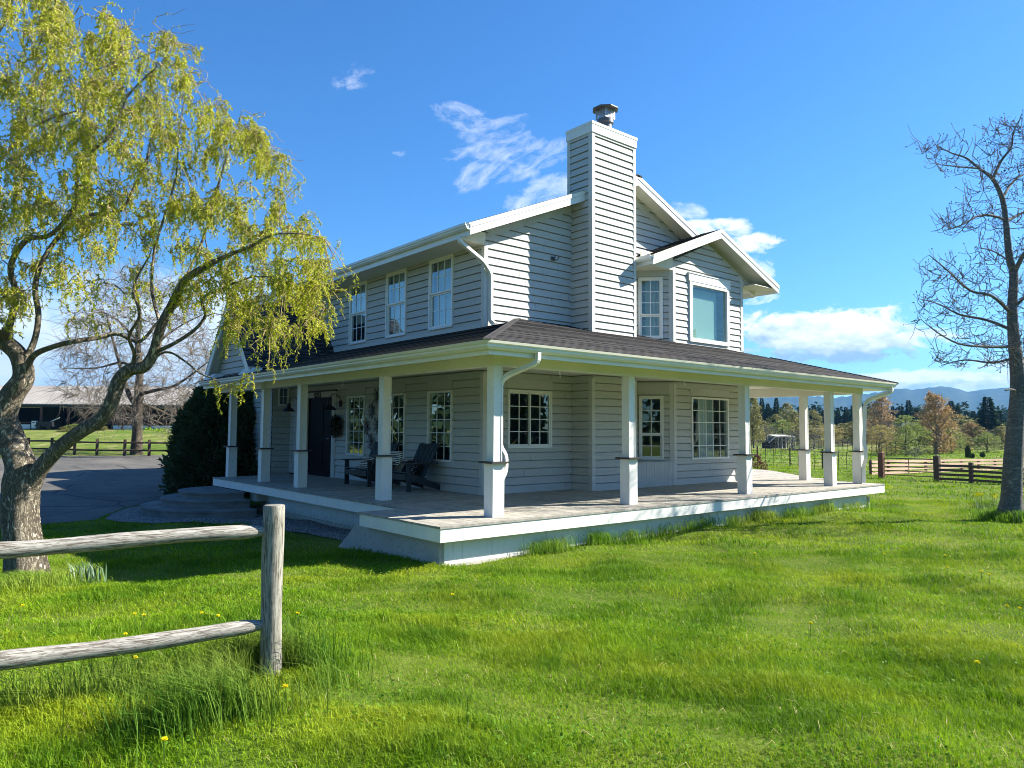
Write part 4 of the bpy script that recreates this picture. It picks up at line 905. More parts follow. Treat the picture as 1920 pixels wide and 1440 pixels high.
def leaf_cards(P, D, L, Wd, rng, up=None):
    """leaf blades: base points P, directions D, length L, width Wd -> (V, F)"""
    n = len(P); D = D/np.maximum(np.linalg.norm(D, axis=1, keepdims=True), 1e-9); r = rng.normal(size=(n, 3)); s_ = np.cross(D, r); s_ /= np.maximum(np.linalg.norm(s_, axis=1, keepdims=True), 1e-9)
    L = np.broadcast_to(L, (n,))[:, None]; Wd = np.broadcast_to(Wd, (n,))[:, None]
    V = np.stack([P, P+D*L*.45+s_*Wd*.5, P+D*L, P+D*L*.45-s_*Wd*.5], 1).reshape(-1, 3); F = (np.arange(n)*4)[:, None]+np.array([0, 1, 2, 3]); return V, F
# wreath beside the door
wr = thing('wreath', (GX-.06, 9.56, 1.34), 'dark leafy wreath hanging on the wall beside the front door', 'wreath')
mb = MB(); mb.tube([(GX-.075, 9.56+.17*math.cos(a), 1.34+.17*math.sin(a)) for a in np.linspace(0, 2*math.pi, 25)], .035, 8); mb.build('wreath_ring', 'dark_twig', wr, smooth=True)
a = RNG.uniform(0, 2*np.pi, 900); rr = RNG.normal(.17, .05, 900); P = np.stack([GX-.08-RNG.uniform(0, .07, 900), 9.56+rr*np.cos(a), 1.34+rr*np.sin(a)], 1)
D = np.stack([-RNG.uniform(0, .8, 900), np.cos(a+.9)+RNG.normal(0, .5, 900), np.sin(a+.9)+RNG.normal(0, .5, 900)], 1); V, F = leaf_cards(P, D, .10, .035, RNG)
np_mesh('wreath_leaves', V, [F], ['wreath_leaf'], wr, rnd=np.repeat(RNG.random(900), 4))
mb = MB()
for k in range(9): aa = .9+k*.25; mb.tube([(GX-.09, 9.56+.17*math.cos(aa), 1.34+.17*math.sin(aa)), (GX-.11, 9.56+.30*math.cos(aa), 1.34+.33*math.sin(aa))], .004, 5)
mb.build('wreath_sprig', 'dark_twig', wr)
# black metal flowers
FL = [(7.78, 1.73, 'black metal wall flower, topmost of those right of the far window'), (8.03, 1.34, 'black metal wall flower beside the far porch window frame'), (7.80, .98, 'black metal wall flower lowest, above the wide chair'), (7.52, 1.38, 'black metal wall flower mostly hidden behind the porch post'), (7.55, 2.08, 'black metal wall flower highest, beside the porch post top')]
for y, z, lab in FL:
    mb = MB()
    for k in range(7):
        a = 2*math.pi*k/7+y*3; e = lambda r, da: (GX-.045-.03*math.sin(r*12), y+r*math.cos(a+da), z+r*1.15*math.sin(a+da))
        loop = [e(.035, 0), e(.10, .30), e(.16, .18), e(.185, 0), e(.16, -.18), e(.10, -.30), e(.035, 0)]; mb.tube(loop, .0065, 5, caps=False); mb.tube([e(.03, 0), e(.15, 0)], .004, 4)
    mb.tube([(GX-.03, y, z), (GX-.06, y, z)], .03, 10); tag(mb.build('wall_flower', 'black'), lab, 'wall ornament', 'metal flowers on the porch wall')

# ------------------------------------------------------------------ foreground log fence
FP = np.array([-3.62, -3.37]); LP = at(0, 1031, 3.97)[:2]; fd = (LP-FP)/np.linalg.norm(LP-FP); FQ = FP+fd*2.55
fence = thing('log_fence', (*FP, th(*FP)), 'weathered round rail fence ending at a post in the foreground', 'fence')
def log_post(p, top):
    mb = MB(); z0 = th(*p)-.3; pts = []; R_ = []
    for i, k in enumerate(np.linspace(0, 1, 14)): pts.append((p[0]+.004*math.sin(k*7), p[1]+.004*math.cos(k*6), z0+(top-.02-z0)*k)); R_.append(.066+.003*math.sin(k*9)+.003*(1-k))
    pts[-1] = (p[0], p[1], top-.006); pts.append((p[0], p[1], top)); R_.append(.062); mb.tube(pts, R_, 22); return mb.build('fence_post', 'post', fence, smooth=True)
log_post(FP, .785); log_post(FQ, .77)
def log_rail(za, zb, r0, r1, s_):
    mb = MB(); A = np.array([*(FP+fd*.05), za]); B_ = np.array([*(FQ), zb]); pts = []; R_ = []
    for k in np.linspace(0, 1, 22):
        w_ = .008*math.sin(k*9+s_); pts.append(A+(B_-A)*k+np.array([0, 0, w_])); taper = min(1, .62+k*9); R_.append((r0+(r1-r0)*k+.002*math.sin(k*23+s_))*taper)
    mb.tube(pts, R_, 18); return mb.build('fence_rail', 'log', fence, smooth=True)
log_rail(.62, .612, .043, .049, 0); log_rail(.022, .004, .046, .055, 2)

# ------------------------------------------------------------------ trees: limbs, twigs, leaves
def tubes(polys, radii, sides):
    Vs, Fs, base = [], [], 0
    ang = np.arange(sides)*2*np.pi/sides; ca, sa = np.cos(ang), np.sin(ang)
    for P, R_ in zip(polys, radii):
        P = np.asarray(P, float); k = len(P); T = np.gradient(P, axis=0); T /= np.maximum(np.linalg.norm(T, axis=1, keepdims=True), 1e-9)
        m_ = np.abs(P[-1]-P[0]); ref = np.zeros(3); ref[int(np.argmin(m_))] = 1
        A = np.cross(T, ref); A /= np.maximum(np.linalg.norm(A, axis=1, keepdims=True), 1e-9); B_ = np.cross(T, A); R_ = np.asarray(R_, float)[:, None, None]
        Vs.append((P[:, None, :]+R_*(A[:, None, :]*ca[None, :, None]+B_[:, None, :]*sa[None, :, None])).reshape(-1, 3))
        i = np.arange(k-1)[:, None]*sides; j = np.arange(sides)[None, :]; j2 = (j+1) % sides
        Fs.append(np.stack([i+j, i+j2, i+sides+j2, i+sides+j], -1).reshape(-1, 4)+base); base += k*sides
    return np.concatenate(Vs), np.concatenate(Fs)
def smooth_path(pts, radii, per=5):
    P = np.asarray(pts, float); R_ = np.asarray(radii, float); out, ro = [], []
    for i in range(len(P)-1):
        p0, p1, p2, p3 = P[max(i-1, 0)], P[i], P[i+1], P[min(i+2, len(P)-1)]
        for k in range(per):
            t_ = k/per; out.append(.5*((2*p1)+(-p0+p2)*t_+(2*p0-5*p1+4*p2-p3)*t_*t_+(-p0+3*p1-3*p2+p3)*t_**3)); ro.append(R_[i]*(1-t_)+R_[i+1]*t_)
    out.append(P[-1]); ro.append(R_[-1]); return np.array(out), np.array(ro)
def grow(limbs, targets, rng, wig=.06, rmax=.03, rtip=.004, kr=.010, npts=9, lift=0., rfac=.6):
    """join target points to the nearest wood, nearest targets first; returns the new branches"""
    N = np.concatenate([l[0] for l in limbs]); R_ = np.concatenate([l[1] for l in limbs])
    d0 = np.array([np.min(np.linalg.norm(N-t_, axis=1)) for t_ in targets]); order = np.argsort(d0); new = []
    cap = len(N)+len(targets)*npts+10; NN = np.zeros((cap, 3)); RR = np.zeros(cap); n = len(N); NN[:n] = N; RR[:n] = R_
    for i in order:
        t_ = targets[i]; d = np.linalg.norm(NN[:n]-t_, axis=1); k = int(np.argmin(d+.0/np.maximum(RR[:n], 1e-3))); s_ = NN[k]; L = d[k]
        if L < .05: continue
        u = np.linspace(0, 1, npts)[:, None]; side = rng.normal(size=3)*L*.22+np.array([0, 0, lift*L]); P = s_+(t_-s_)*u+side*(4*u*(1-u))
        w = np.cumsum(rng.normal(size=(npts, 3)), 0); w -= w[0]; w -= u*w[-1]; P = P+w*wig*min(1, L); P[0] = s_
        r0 = min(rmax, RR[k]*rfac, rtip+kr*L); rad = r0+(rtip-r0)*u[:, 0]**.8; new.append((P, rad)); m_ = npts-1; NN[n:n+m_] = P[1:]; RR[n:n+m_] = rad[1:]; n += m_
    return new
def in_poly(x, y, poly):
    ins = np.zeros(len(x), bool); n = len(poly)
    for i in range(n):
        (x0, y0), (x1, y1) = poly[i], poly[(i+1) % n]; c_ = ((y0 > y) != (y1 > y)) & (x < (x1-x0)*(y-y0)/((y1-y0) if y1 != y0 else 1e-9)+x0); ins ^= c_
    return ins
def sample_poly(poly, n, rng):
    xs = [p[0] for p in poly]; ys = [p[1] for p in poly]; X = np.zeros(0); Y = np.zeros(0)
    while len(X) < n:
        a = rng.uniform(min(xs), max(xs), n*3); b = rng.uniform(min(ys), max(ys), n*3); k = in_poly(a, b, poly); X = np.concatenate([X, a[k]]); Y = np.concatenate([Y, b[k]])
    return X[:n], Y[:n]
def pxl(lst, D0):
    """limb given as (x, y, depth offset, radius)"""
    return smooth_path([at(x, y, D0+d) for x, y, d, r in lst], [r for *_, r in lst])

# --- the corkscrew willow on the left
rng = np.random.default_rng(5); D0 = 9.25
zb_ = th(*onz(50, 1095, -.62)[:2])
limbs = [pxl(l, D0) for l in (
 [(54, 1125, 0, .33), (52, 1092, 0, .285), (46, 1040, 0, .225), (38, 970, 0, .212), (40, 905, 0, .212), (38, 870, 0, .17), (20, 820, .05, .155), (8, 780, .1, .15), (22, 742, .1, .14), (44, 708, .1, .125), (36, 668, .15, .11), (8, 640, .2, .10), (-40, 600, .3, .09), (-80, 520, .4, .07), (-120, 420, .5, .05), (-150, 300, .6, .03)],
 [(52, 925, 0, .12), (72, 884, -.02, .105), (108, 843, -.1, .088), (150, 810, -.2, .085), (190, 786, -.25, .085), (210, 752, -.3, .082), (224, 712, -.3, .08), (246, 692, -.35, .078), (270, 688, -.4, .07), (288, 662, -.4, .062), (302, 612, -.5, .055), (322, 572, -.5, .05), (345, 528, -.6, .045), (385, 500, -.7, .04), (425, 480, -.8, .024), (470, 462, -1.0, .017), (512, 440, -1.2, .012), (560, 438, -1.2, .008), (605, 446, -1.1, .005)],
 [(44, 708, .1, .09), (62, 668, 0, .06), (100, 650, -.1, .052), (140, 640, -.1, .05), (180, 634, .1, .046), (220, 626, .2, .042), (262, 640, .2, .034), (300, 600, .3, .028), (350, 560, .4, .022), (400, 520, .5, .017), (450, 500, .6, .012)],
 [(40, 690, .1, .085), (64, 640, .2, .06), (72, 590, .3, .058), (66, 540, .3, .055), (80, 490, .3, .05), (112, 442, .4, .045), (160, 405, .5, .04), (225, 395, .6, .036), (252, 350, .6, .032), (275, 300, .7, .028), (285, 255, .8, .02), (300, 200, .9, .012)],
 [(8, 640, .2, .08), (30, 560, -.2, .06), (20, 500, -.4, .055), (50, 450, -.6, .05), (95, 440, -.8, .04), (140, 385, -1.0, .035), (150, 310, -1.1, .03), (210, 250, -1.2, .024), (240, 180, -1.2, .016), (300, 120, -1.2, .009)],
 [(-40, 600, .3, .08), (-20, 500, .6, .06), (0, 410, .8, .05), (-10, 320, 1.0, .045), (40, 250, 1.1, .04), (60, 160, 1.2, .03), (110, 80, 1.3, .02), (150, 10, 1.4, .012)],
 [(40, 250, 1.1, .03), (100, 220, .9, .025), (160, 200, .7, .02), (220, 130, .5, .014), (280, 100, .4, .008)],
 [(-10, 320, 1.0, .035), (-60, 220, .8, .03), (-40, 120, .5, .025), (10, 40, .3, .02), (40, -60, .2, .012)],
 [(246, 692, -.35, .05), (252, 664, -.5, .035), (242, 630, -.7, .03), (262, 590, -.9, .026), (250, 540, -1.0, .02), (280, 480, -1.2, .014)],
 [(288, 662, -.4, .045), (330, 642, -.5, .036), (365, 618, -.6, .032), (385, 592, -.6, .03), (380, 560, -.7, .026), (420, 540, -.8, .02), (470, 520, -.9, .014), (520, 520, -1.0, .008)],
 [(270, 688, -.4, .03), (310, 660, -.3, .022), (345, 676, -.3, .018), (375, 700, -.3, .015), (405, 712, -.3, .012), (418, 722, -.3, .010), (448, 716, -.3, .008), (470, 700, -.3, .005)],
 [(345, 528, -.6, .03), (380, 450, -.4, .025), (400, 380, -.3, .02), (420, 310, -.3, .016), (440, 250, -.3, .010), (455, 205, -.3, .005)],
 [(302, 612, -.5, .035), (285, 545, -.2, .03), (290, 470, 0, .026), (310, 400, .1, .022), (330, 330, .2, .018), (335, 260, .2, .013), (345, 190, .2, .008), (365, 120, .2, .005)])]
crown = [(-260, -180), (40, -160), (110, -10), (170, 15), (245, 42), (300, 45), (352, 90), (350, 130), (372, 165), (440, 192), (480, 200), (510, 260), (545, 320), (530, 400), (590, 430), (625, 470), (640, 515), (610, 560), (600, 610), (545, 640), (500, 640), (470, 600), (430, 640), (400, 590), (360, 560), (310, 590), (260, 570), (215, 610), (150, 590), (110, 520), (60, 600), (0, 620), (-100, 640), (-260, 560)]
X, Y = sample_poly(crown, 860, rng); dens = np.where((X > 60) & (X < 330) & (Y > 430), .5, 1.0); keep = rng.random(860) < dens; X, Y = X[keep], Y[keep]
T = np.array([at(x, y, D0+rng.uniform(-1.7, 1.7)*(.4+.6*math.exp(-max(0, x-150)/300))) for x, y in zip(X, Y)])
br = grow(limbs, T, rng, wig=.075, rmax=.024, rtip=.0045, kr=.009, npts=14, lift=.10)
nodes = np.concatenate([b[0][4:] for b in br]+[l[0][len(l[0])//2:] for l in limbs[3:]]+[limbs[1][0][len(limbs[1][0])*5//8:]]*3)
tw, tr, lp, ld = [], [], [], []
def droop(start, L, rng, n=12, curl=1.0):
    d = rng.normal(size=3); d[2] = abs(d[2])*.5; d /= np.linalg.norm(d); P = [start]; ph = rng.uniform(0, 6.28); w = rng.uniform(5, 9); ax = rng.normal(size=3)
    for k in range(n-1):
        g = np.array([0, 0, -1.0]); d = d*.72+g*.30+ax*.16*curl*math.sin(ph+k*w*.16)+rng.normal(size=3)*.12*curl; d = d/np.linalg.norm(d); P.append(P[-1]+d*L/(n-1))
    return np.array(P)
pick = rng.choice(len(nodes), 8200); outl = []
for i in pick:
    L = rng.uniform(.14, .50); P = droop(nodes[i], L, rng, 14, 2.1); tw.append(P); tr.append(np.linspace(.0042, .002, len(P)))
    m_ = int(L*135*rng.choice([0., .45, .9, 1.4], p=[.12, .25, .33, .30])); u = rng.uniform(.05, 1, m_)*(len(P)-1); k = np.minimum(u.astype(int), len(P)-2); f = (u-k)[:, None]
    q = P[k]*(1-f)+P[k+1]*f; tdir = P[k+1]-P[k]; tdir /= np.linalg.norm(tdir, axis=1, keepdims=True); lp.append(q); ld.append(tdir*.5+rng.normal(size=(m_, 3))*.75)
for x, y, dx, dy in ((300, 40, 60, -8), (352, 90, 34, 10), (345, 70, 50, 34), (372, 150, 22, -16), (410, 188, -8, -40), (480, 205, 20, -14), (515, 262, 40, 30), (545, 320, 34, 40), (120, 0, 60, 6), (240, 45, 20, -20), (180, 20, 40, 10), (370, 120, 26, 8), (500, 235, 40, 34), (535, 395, 14, 30), (300, 48, 80, 30)):
    for q in range(3):
        A = at(x+rng.uniform(-25, 5), y+rng.uniform(-5, 25), D0+rng.uniform(-.5, .5)); B_ = A+CR*dx/FPX*D0*rng.uniform(.7, 1.3)-CU*(dy+rng.uniform(-14, 14))/FPX*D0; u = np.linspace(0, 1, 12)[:, None]; w = np.cumsum(rng.normal(size=(12, 3)), 0)*.014; P = A+(B_-A)*u+w-w[0]; tw.append(P); tr.append(np.linspace(.0045, .0022, 12)); s_ = nodes[np.argmin(np.linalg.norm(nodes-P[0], axis=1))]; tw.append(np.linspace(s_, P[0], 5)); tr.append(np.full(5, .0045)); m_ = rng.integers(2, 12); kk = rng.integers(0, 7, m_); lp.append(P[kk]); ld.append(rng.normal(size=(m_, 3)))
# long trailing ends on the right side
for x, y, L in ((628, 478, .7), (640, 520, .5), (600, 450, .5), (560, 440, .5), (560, 470, .6), (520, 640, .5), (545, 560, .8), (575, 590, .6), (500, 600, .7), (470, 620, .6), (610, 560, .5), (590, 610, .45), (530, 620, .5), (490, 660, .45), (525, 690, .3), (440, 640, .4), (355, 300, .4), (560, 340, .4)):
    for q in range(4):
        P = droop(at(x+rng.uniform(-22, 22), y+rng.uniform(-30, 10), D0-.9+rng.uniform(-.6, .5)), L*rng.uniform(.4, .85), rng, curl=1.2); tw.append(P); tr.append(np.linspace(.004, .0015, len(P)))
        s_ = nodes[np.argmin(np.linalg.norm(nodes-P[0], axis=1))]; u = np.linspace(0, 1, 7)[:, None]; tw.append(s_+(P[0]-s_)*u+np.array([0, 0, .25])*(u*(1-u))*np.linalg.norm(P[0]-s_)); tr.append(np.full(7, .004))
        m_ = int(L*60); kk = rng.integers(0, len(P)-1, m_); lp.append(P[kk]+rng.normal(size=(m_, 3))*.012); ld.append((P[kk+1]-P[kk])*18+rng.normal(size=(m_, 3))*.7)
for P, r in br:
    m_ = int(6*rng.uniform(0, 2)); kk = rng.integers(3, len(P), m_); lp.append(P[kk]); ld.append(rng.normal(size=(m_, 3)))
LP_, LD = np.concatenate(lp), np.concatenate(ld); LD[:, 2] -= .25
willow = thing('willow_tree', (*onz(50, 1095, -.62)[:2], zb_), 'twisted willow with fresh yellow green leaves leaning over the driveway', 'tree')
V, F = tubes([l[0] for l in limbs], [l[1] if i < 2 else l[1]*np.where(l[1] > .075, 1, .62) for i, l in enumerate(limbs)], 14)
dsp = rng.normal(size=len(V))*.0; np_mesh('trunk', V, [F], ['willow_bark'], willow, smooth=True)
V1, F1 = tubes([b[0] for b in br], [b[1] for b in br], 6); V2, F2 = tubes(tw, tr, 3); V3, F3 = leaf_cards(LP_, LD, rng.uniform(.024, .048, len(LP_)), rng.uniform(.010, .0155, len(LP_)), rng)
V = np.concatenate([V1, V2, V3]); F = np.concatenate([F1, F2+len(V1), F3+len(V1)+len(V2)])
np_mesh('crown', V, [F], ['willow_bark', 'twig', 'willow_leaf'], willow, mi=np.repeat([0, 1, 2], [len(F1), len(F2), len(F3)]), rnd=np.concatenate([np.zeros(len(V1)+len(V2)), np.repeat(rng.random(len(LP_)), 4)]), smooth=np.repeat([True, True, False], [len(F1), len(F2), len(F3)]))

# --- bare trees
def bare_tree(name, label, base, limbs, targets, rng, bark, twigm, rmax, rtip, kr, wig, twigs, tl, lift=.1, buds=0, upw=.5, tr_=(.004, .0015), spread=.7):
    br = grow(limbs, targets, rng, wig=wig, rmax=rmax, rtip=rtip, kr=kr, npts=9, lift=lift)
    nodes = np.concatenate([b[0][3:] for b in br]); dirs = np.concatenate([np.gradient(b[0], axis=0)[3:] for b in br]); tw, rad, bp = [], [], []
    for i in rng.choice(len(nodes), twigs):
        d = dirs[i]/max(np.linalg.norm(dirs[i]), 1e-6)+rng.normal(size=3)*spread; d /= np.linalg.norm(d); L = rng.uniform(*tl); P = [nodes[i]]
        for k in range(5): d = d+np.array([0, 0, upw])*.22+rng.normal(size=3)*.2*min(1, spread*1.5); d /= np.linalg.norm(d); P.append(P[-1]+d*L/5)
        tw.append(np.array(P)); rad.append(np.linspace(tr_[0], tr_[1], 6)); bp.append(P[-1])
    t = thing(name, base, label, 'tree'); V, F = tubes([l[0] for l in limbs], [l[1] for l in limbs], 12); np_mesh('trunk', V, [F], [bark], t, smooth=True)
    V1, F1 = tubes([b[0] for b in br], [b[1] for b in br], 5); V2, F2 = tubes(tw, rad, 3); Vs, Fs = [V1, V2], [F1, F2+len(V1)]
    if buds:
        bp = np.array(bp); V3, F3 = leaf_cards(bp, rng.normal(size=(len(bp), 3))+[0, 0, .6], buds, buds*.55, rng); Vs.append(V3); Fs.append(F3+len(V1)+len(V2))
    np_mesh('crown', np.concatenate(Vs), [np.concatenate(Fs)], [twigm], t, smooth=False); return t
rng = np.random.default_rng(9); D1 = 15.45
rl = [pxl(l, D1) for l in (
 [(1893, 1000, 0, .42), (1893, 980, 0, .33), (1895, 960, 0, .255), (1897, 930, 0, .205), (1900, 860, 0, .185), (1905, 790, 0, .165), (1909, 740, 0, .155), (1907, 690, 0, .14), (1901, 635, 0, .115), (1898, 575, 0, .095), (1901, 515, 0, .085), (1894, 490, 0, .075), (1889, 450, 0, .065), (1886, 415, 0, .058), (1879, 372, 0, .05), (1861, 335, 0, .04), (1836, 316, .1, .028), (1811, 296, .2, .02), (1784, 287, .3, .014), (1752, 270, .3, .007)],
 [(1861, 335, 0, .03), (1877, 302, -.2, .025), (1896, 276, -.2, .02), (1900, 248, -.3, .014), (1913, 222, -.3, .008)],
 [(1836, 316, .1, .02), (1792, 312, 0, .014), (1757, 308, -.1, .007)],
 [(1887, 412, 0, .03), (1858, 404, -.2, .026), (1834, 405, -.3, .022), (1819, 413, -.4, .018), (1796, 425, -.5, .013), (1768, 433, -.5, .007)],
 [(1897, 492, 0, .018), (1860, 470, .3, .014), (1827, 464, .4, .007)],
 [(1889, 414, 0, .035), (1915, 400, .2, .028), (1950, 385, .3, .02), (1990, 350, .4, .01)], [(1879, 372, 0, .03), (1900, 340, .4, .024), (1930, 320, .6, .016), (1970, 290, .7, .008)],
 [(1902, 512, 0, .05), (1918, 480, -.3, .042), (1945, 450, -.5, .03), (1985, 400, -.7, .015)], [(1930, 470, -.4, .04), (1990, 480, -.2, .032), (2060, 470, 0, .02)], [(1945, 655, .35, .045), (1990, 590, .3, .035), (2030, 520, .3, .02)],
 [(1899, 590, 0, .04), (1860, 555, -.5, .03), (1820, 545, -.9, .024), (1780, 510, -1.1, .016), (1742, 478, -1.2, .007)],
 [(1900, 620, 0, .04), (1850, 600, .5, .03), (1800, 590, .8, .022), (1760, 570, 1.0, .014), (1722, 560, 1.1, .007)],
 [(1903, 650, 0, .035), (1850, 650, -.4, .028), (1800, 645, -.7, .02), (1760, 625, -.9, .012), (1728, 600, -1.0, .006)],
 [(1905, 670, 0, .03), (1860, 680, .4, .022), (1810, 675, .7, .016), (1765, 685, .9, .008)],
 [(1907, 690, 0, .06), (1935, 660, .3, .045), (1980, 630, .5, .03), (2040, 600, .7, .015)], [(1909, 725, 0, .05), (1950, 720, -.4, .035), (2000, 690, -.6, .02)],
 [(1908, 735, 0, .03), (1897, 730, -.35, .02), (1885, 732, -.5, .015)], [(1899, 580, 0, .035), (1940, 540, -.2, .03), (2000, 500, -.5, .015)])]
rp = [(1905, 215), (1870, 235), (1830, 250), (1790, 262), (1745, 262), (1725, 285), (1760, 322), (1800, 330), (1840, 335), (1800, 370), (1770, 400), (1742, 425), (1760, 440), (1820, 440), (1860, 470), (1825, 480), (1760, 480), (1722, 500), (1735, 540), (1718, 560), (1718, 600), (1730, 640), (1765, 690), (1830, 690), (1895, 690), (1900, 560), (1885, 460)]
X, Y = sample_poly(rp, 430, rng); T = [at(x, y, D1+rng.uniform(-1.5, 1.5)) for x, y in zip(X, Y)]
X, Y = sample_poly([(3795-x+rng.uniform(-5, 5), y) for x, y in rp], 420, rng); T += [at(x, y, D1+rng.uniform(-1.5, 1.5)) for x, y in zip(X, Y)]
b_ = onz(1893, 975, -.55)
bare_tree('bare_tree', 'dark bare budding tree at the right edge of the lawn', (b_[0], b_[1], th(b_[0], b_[1])), rl, np.array(T), rng, 'grey_bark', 'dark_twig', .024, .0062, .010, .015, 1700, (.14, .42), .05, .045, .8, (.0056, .0044), .42)
rng = np.random.default_rng(12); D2 = 54.0
bl = [pxl(l, D2) for l in (
 [(255, 858, 0, .55), (256, 848, 0, .46), (257, 815, 0, .36), (259, 770, 0, .33), (260, 730, 0, .30), (262, 690, 0, .25), (258, 640, 0, .2), (262, 590, 0, .15), (255, 540, 0, .09), (260, 490, 0, .04)],
 [(259, 765, 0, .2), (242, 740, 0, .17), (230, 700, .5, .14), (215, 650, .6, .1), (200, 590, 1, .05)], [(260, 740, 0, .16), (290, 732, -1, .12), (330, 722, -1.5, .09), (375, 690, -2, .05), (400, 670, -2, .03)],
 [(258, 775, 0, .12), (230, 760, -1, .09), (190, 770, -2, .06), (150, 765, -2, .03)], [(259, 755, 0, .12), (300, 770, 1, .09), (340, 790, 2, .05), (370, 800, 2, .03)],
 [(261, 700, 0, .14), (230, 680, 1, .1), (180, 690, 2, .06), (120, 690, 2, .03)], [(262, 690, 0, .13), (300, 640, 1, .09), (340, 610, 2, .06), (380, 590, 2, .03)], [(259, 640, 0, .1), (220, 600, -1, .07), (180, 580, -2, .04)])]
X, Y = sample_poly([(255, 470), (330, 520), (390, 600), (415, 680), (395, 760), (360, 815), (300, 820), (270, 790), (230, 800), (160, 790), (110, 740), (105, 670), (130, 590), (190, 510)], 420, rng)
T = np.array([at(x, y, D2+rng.uniform(-5, 5)) for x, y in zip(X, Y)]); b_ = at(255, 851, D2)
bare_tree('bare_tree', 'bare spreading tree between the driveway and the pasture fence', (b_[0], b_[1], th(b_[0], b_[1])), bl, T, rng, 'brown_bark', 'tan_twig', .05, .016, .02, .05, 3300, (.7, 2.4), -.05, 0, -.35, (.016, .009))

# --- big clipped-looking cedar left of the porch
rng = np.random.default_rng(4); cc = np.array([2.25, 15.15]); n = 60000
cz = th(*cc); hgt = 3.35; t_ = rng.random(n)**.85; a = rng.uniform(0, 2*np.pi, n); prof = np.interp(t_, [0, .08, .3, .55, .75, .9, 1], [1.42, 1.62, 1.64, 1.46, 1.15, .8, .2])
lob = 1+.10*np.sin(3*a+5*t_)+.10*np.sin(7*a-11*t_)+.09*np.sin(13*a+25*t_); rr = prof*lob*np.sqrt(rng.uniform(.30, 1, n)); P = np.stack([cc[0]+rr*np.cos(a)*.92, cc[1]+rr*np.sin(a)*.95, cz+.02+t_*hgt*(1+.05*np.sin(5*a))], 1)
D = np.stack([np.cos(a), np.sin(a), rng.uniform(-.1, 1.3, n)], 1)+rng.normal(size=(n, 3))*.35; V, F = leaf_cards(P, D, rng.uniform(.10, .24, n), rng.uniform(.045, .09, n), rng)
ced = thing('cedar_shrub', (*cc, cz), 'large dark green cedar shrub between the driveway and the porch end', 'shrub'); np_mesh('foliage', V, [F], ['cedar_leaf'], ced, rnd=np.repeat(rng.random(n), 4))
mb = MB(); mb.tube([(*cc, cz-.1), (*cc, cz+2.4)], [.14, .05], 10); mb.build('stem', 'brown_bark', ced)

# ------------------------------------------------------------------ the barn and pasture fence on the left
HR = np.array([CR[0], CR[1], 0]); HR /= np.linalg.norm(HR); HF = np.array([CF[0], CF[1], 0]); HF /= np.linalg.norm(HF)
bo = at(180, 807, 75.); bz = th(bo[0], bo[1]); BO = np.array([bo[0], bo[1], bz])
barn = thing('barn', BO, 'long open sided barn with a pale metal roof beyond the pasture', 'barn')
BP = lambda a, b, z: BO+HR*a+HF*b+np.array([0, 0, z])
def bbox(mb, a0, a1, b0, b1, z0, z1, m=0): mb.hexa([BP(a0, b0, z0), BP(a1, b0, z0), BP(a1, b1, z0), BP(a0, b1, z0), BP(a0, b0, z1), BP(a1, b0, z1), BP(a1, b1, z1), BP(a0, b1, z1)], m)
A0, A1 = -17.0, 8.9; mb = MB(); n = 64
for sg, b0, b1 in ((1, -.6, 6.), (1, 12.6, 6.)):
    za, zb2 = 2.55, 4.75
    for i in range(n):
        u0, u1 = A0+(A1-A0)*i/n, A0+(A1-A0)*(i+1)/n; um = u0+(u1-u0)*.22
        for p, q, h in ((u0, um, .07), (um, u1, 0.)): mb.hexa([BP(p, b0, za-.05), BP(q, b0, za-.05), BP(q, b1, zb2-.05), BP(p, b1, zb2-.05), BP(p, b0, za+h), BP(q, b0, za+h), BP(q, b1, zb2+h), BP(p, b1, zb2+h)])
mb.build('roof', 'metal_roof', barn)
mb = MB(); bbox(mb, A0, A1, -.5, -.38, 2.25, 2.52); bbox(mb, A0, A1, 12.3, 12.45, 2.2, 2.5); mb.build('eave_beam', 'barn_dark', barn)
for a in np.linspace(A0+.4, A1-.4, 10): mb = MB(); bbox(mb, a-.1, a+.1, -.48, -.28, -.3, 2.3); mb.build('post', 'barn_wood', barn)
mb = MB()
for a0, a1 in ((A0, -7.3), (-4.1, 1.0), (1.2, A1)): bbox(mb, a0, a1, 12.0, 12.1, -.2, 2.5)
bbox(mb, -9.6, -7.3, 6.0, 6.1, 0, 2.5); bbox(mb, -3.4, 8.0, 7.0, 7.1, 0, 2.3); mb.build('back_wall', 'barn_dark', barn)
mb = MB(); bbox(mb, A0, -6.0, -.52, -.49, .58, .70); bbox(mb, -2.2, A1, -.52, -.49, .58, .70); mb.build('rail', 'barn_wood', barn)
for a_, b_, h_ in ((A0, -6.5, .46), (2, A1, .40)): mb = MB(); bbox(mb, a_, b_, -.45, -.42, .02, h_); mb.build('kick_board', 'bone', barn)
for a in (A0, A1-.05):
    mb = MB(); bbox(mb, a, a+.05, -.3, 12.2, 0, 2.5); mb.prism([BP(a, -.3, 2.5), BP(a, 12.3, 2.5), BP(a, 6, 4.68)], [BP(a+.05, -.3, 2.5), BP(a+.05, 12.3, 2.5), BP(a+.05, 6, 4.68)]); mb.build('end_wall', 'barn_wood', barn)
fb = thing('feed_box', BP(-5.75, -.9, 0), 'white upright box standing in front of the open barn', 'box'); mb = MB(); bbox(mb, -5.95, -5.5, -1.1, -.75, .05, .82); mb.build('cabinet', 'bone', fb); mb = MB(); bbox(mb, -5.85, -5.65, -1.12, -1.10, .6, .7); mb.build('vent', 'barn_dark', fb)
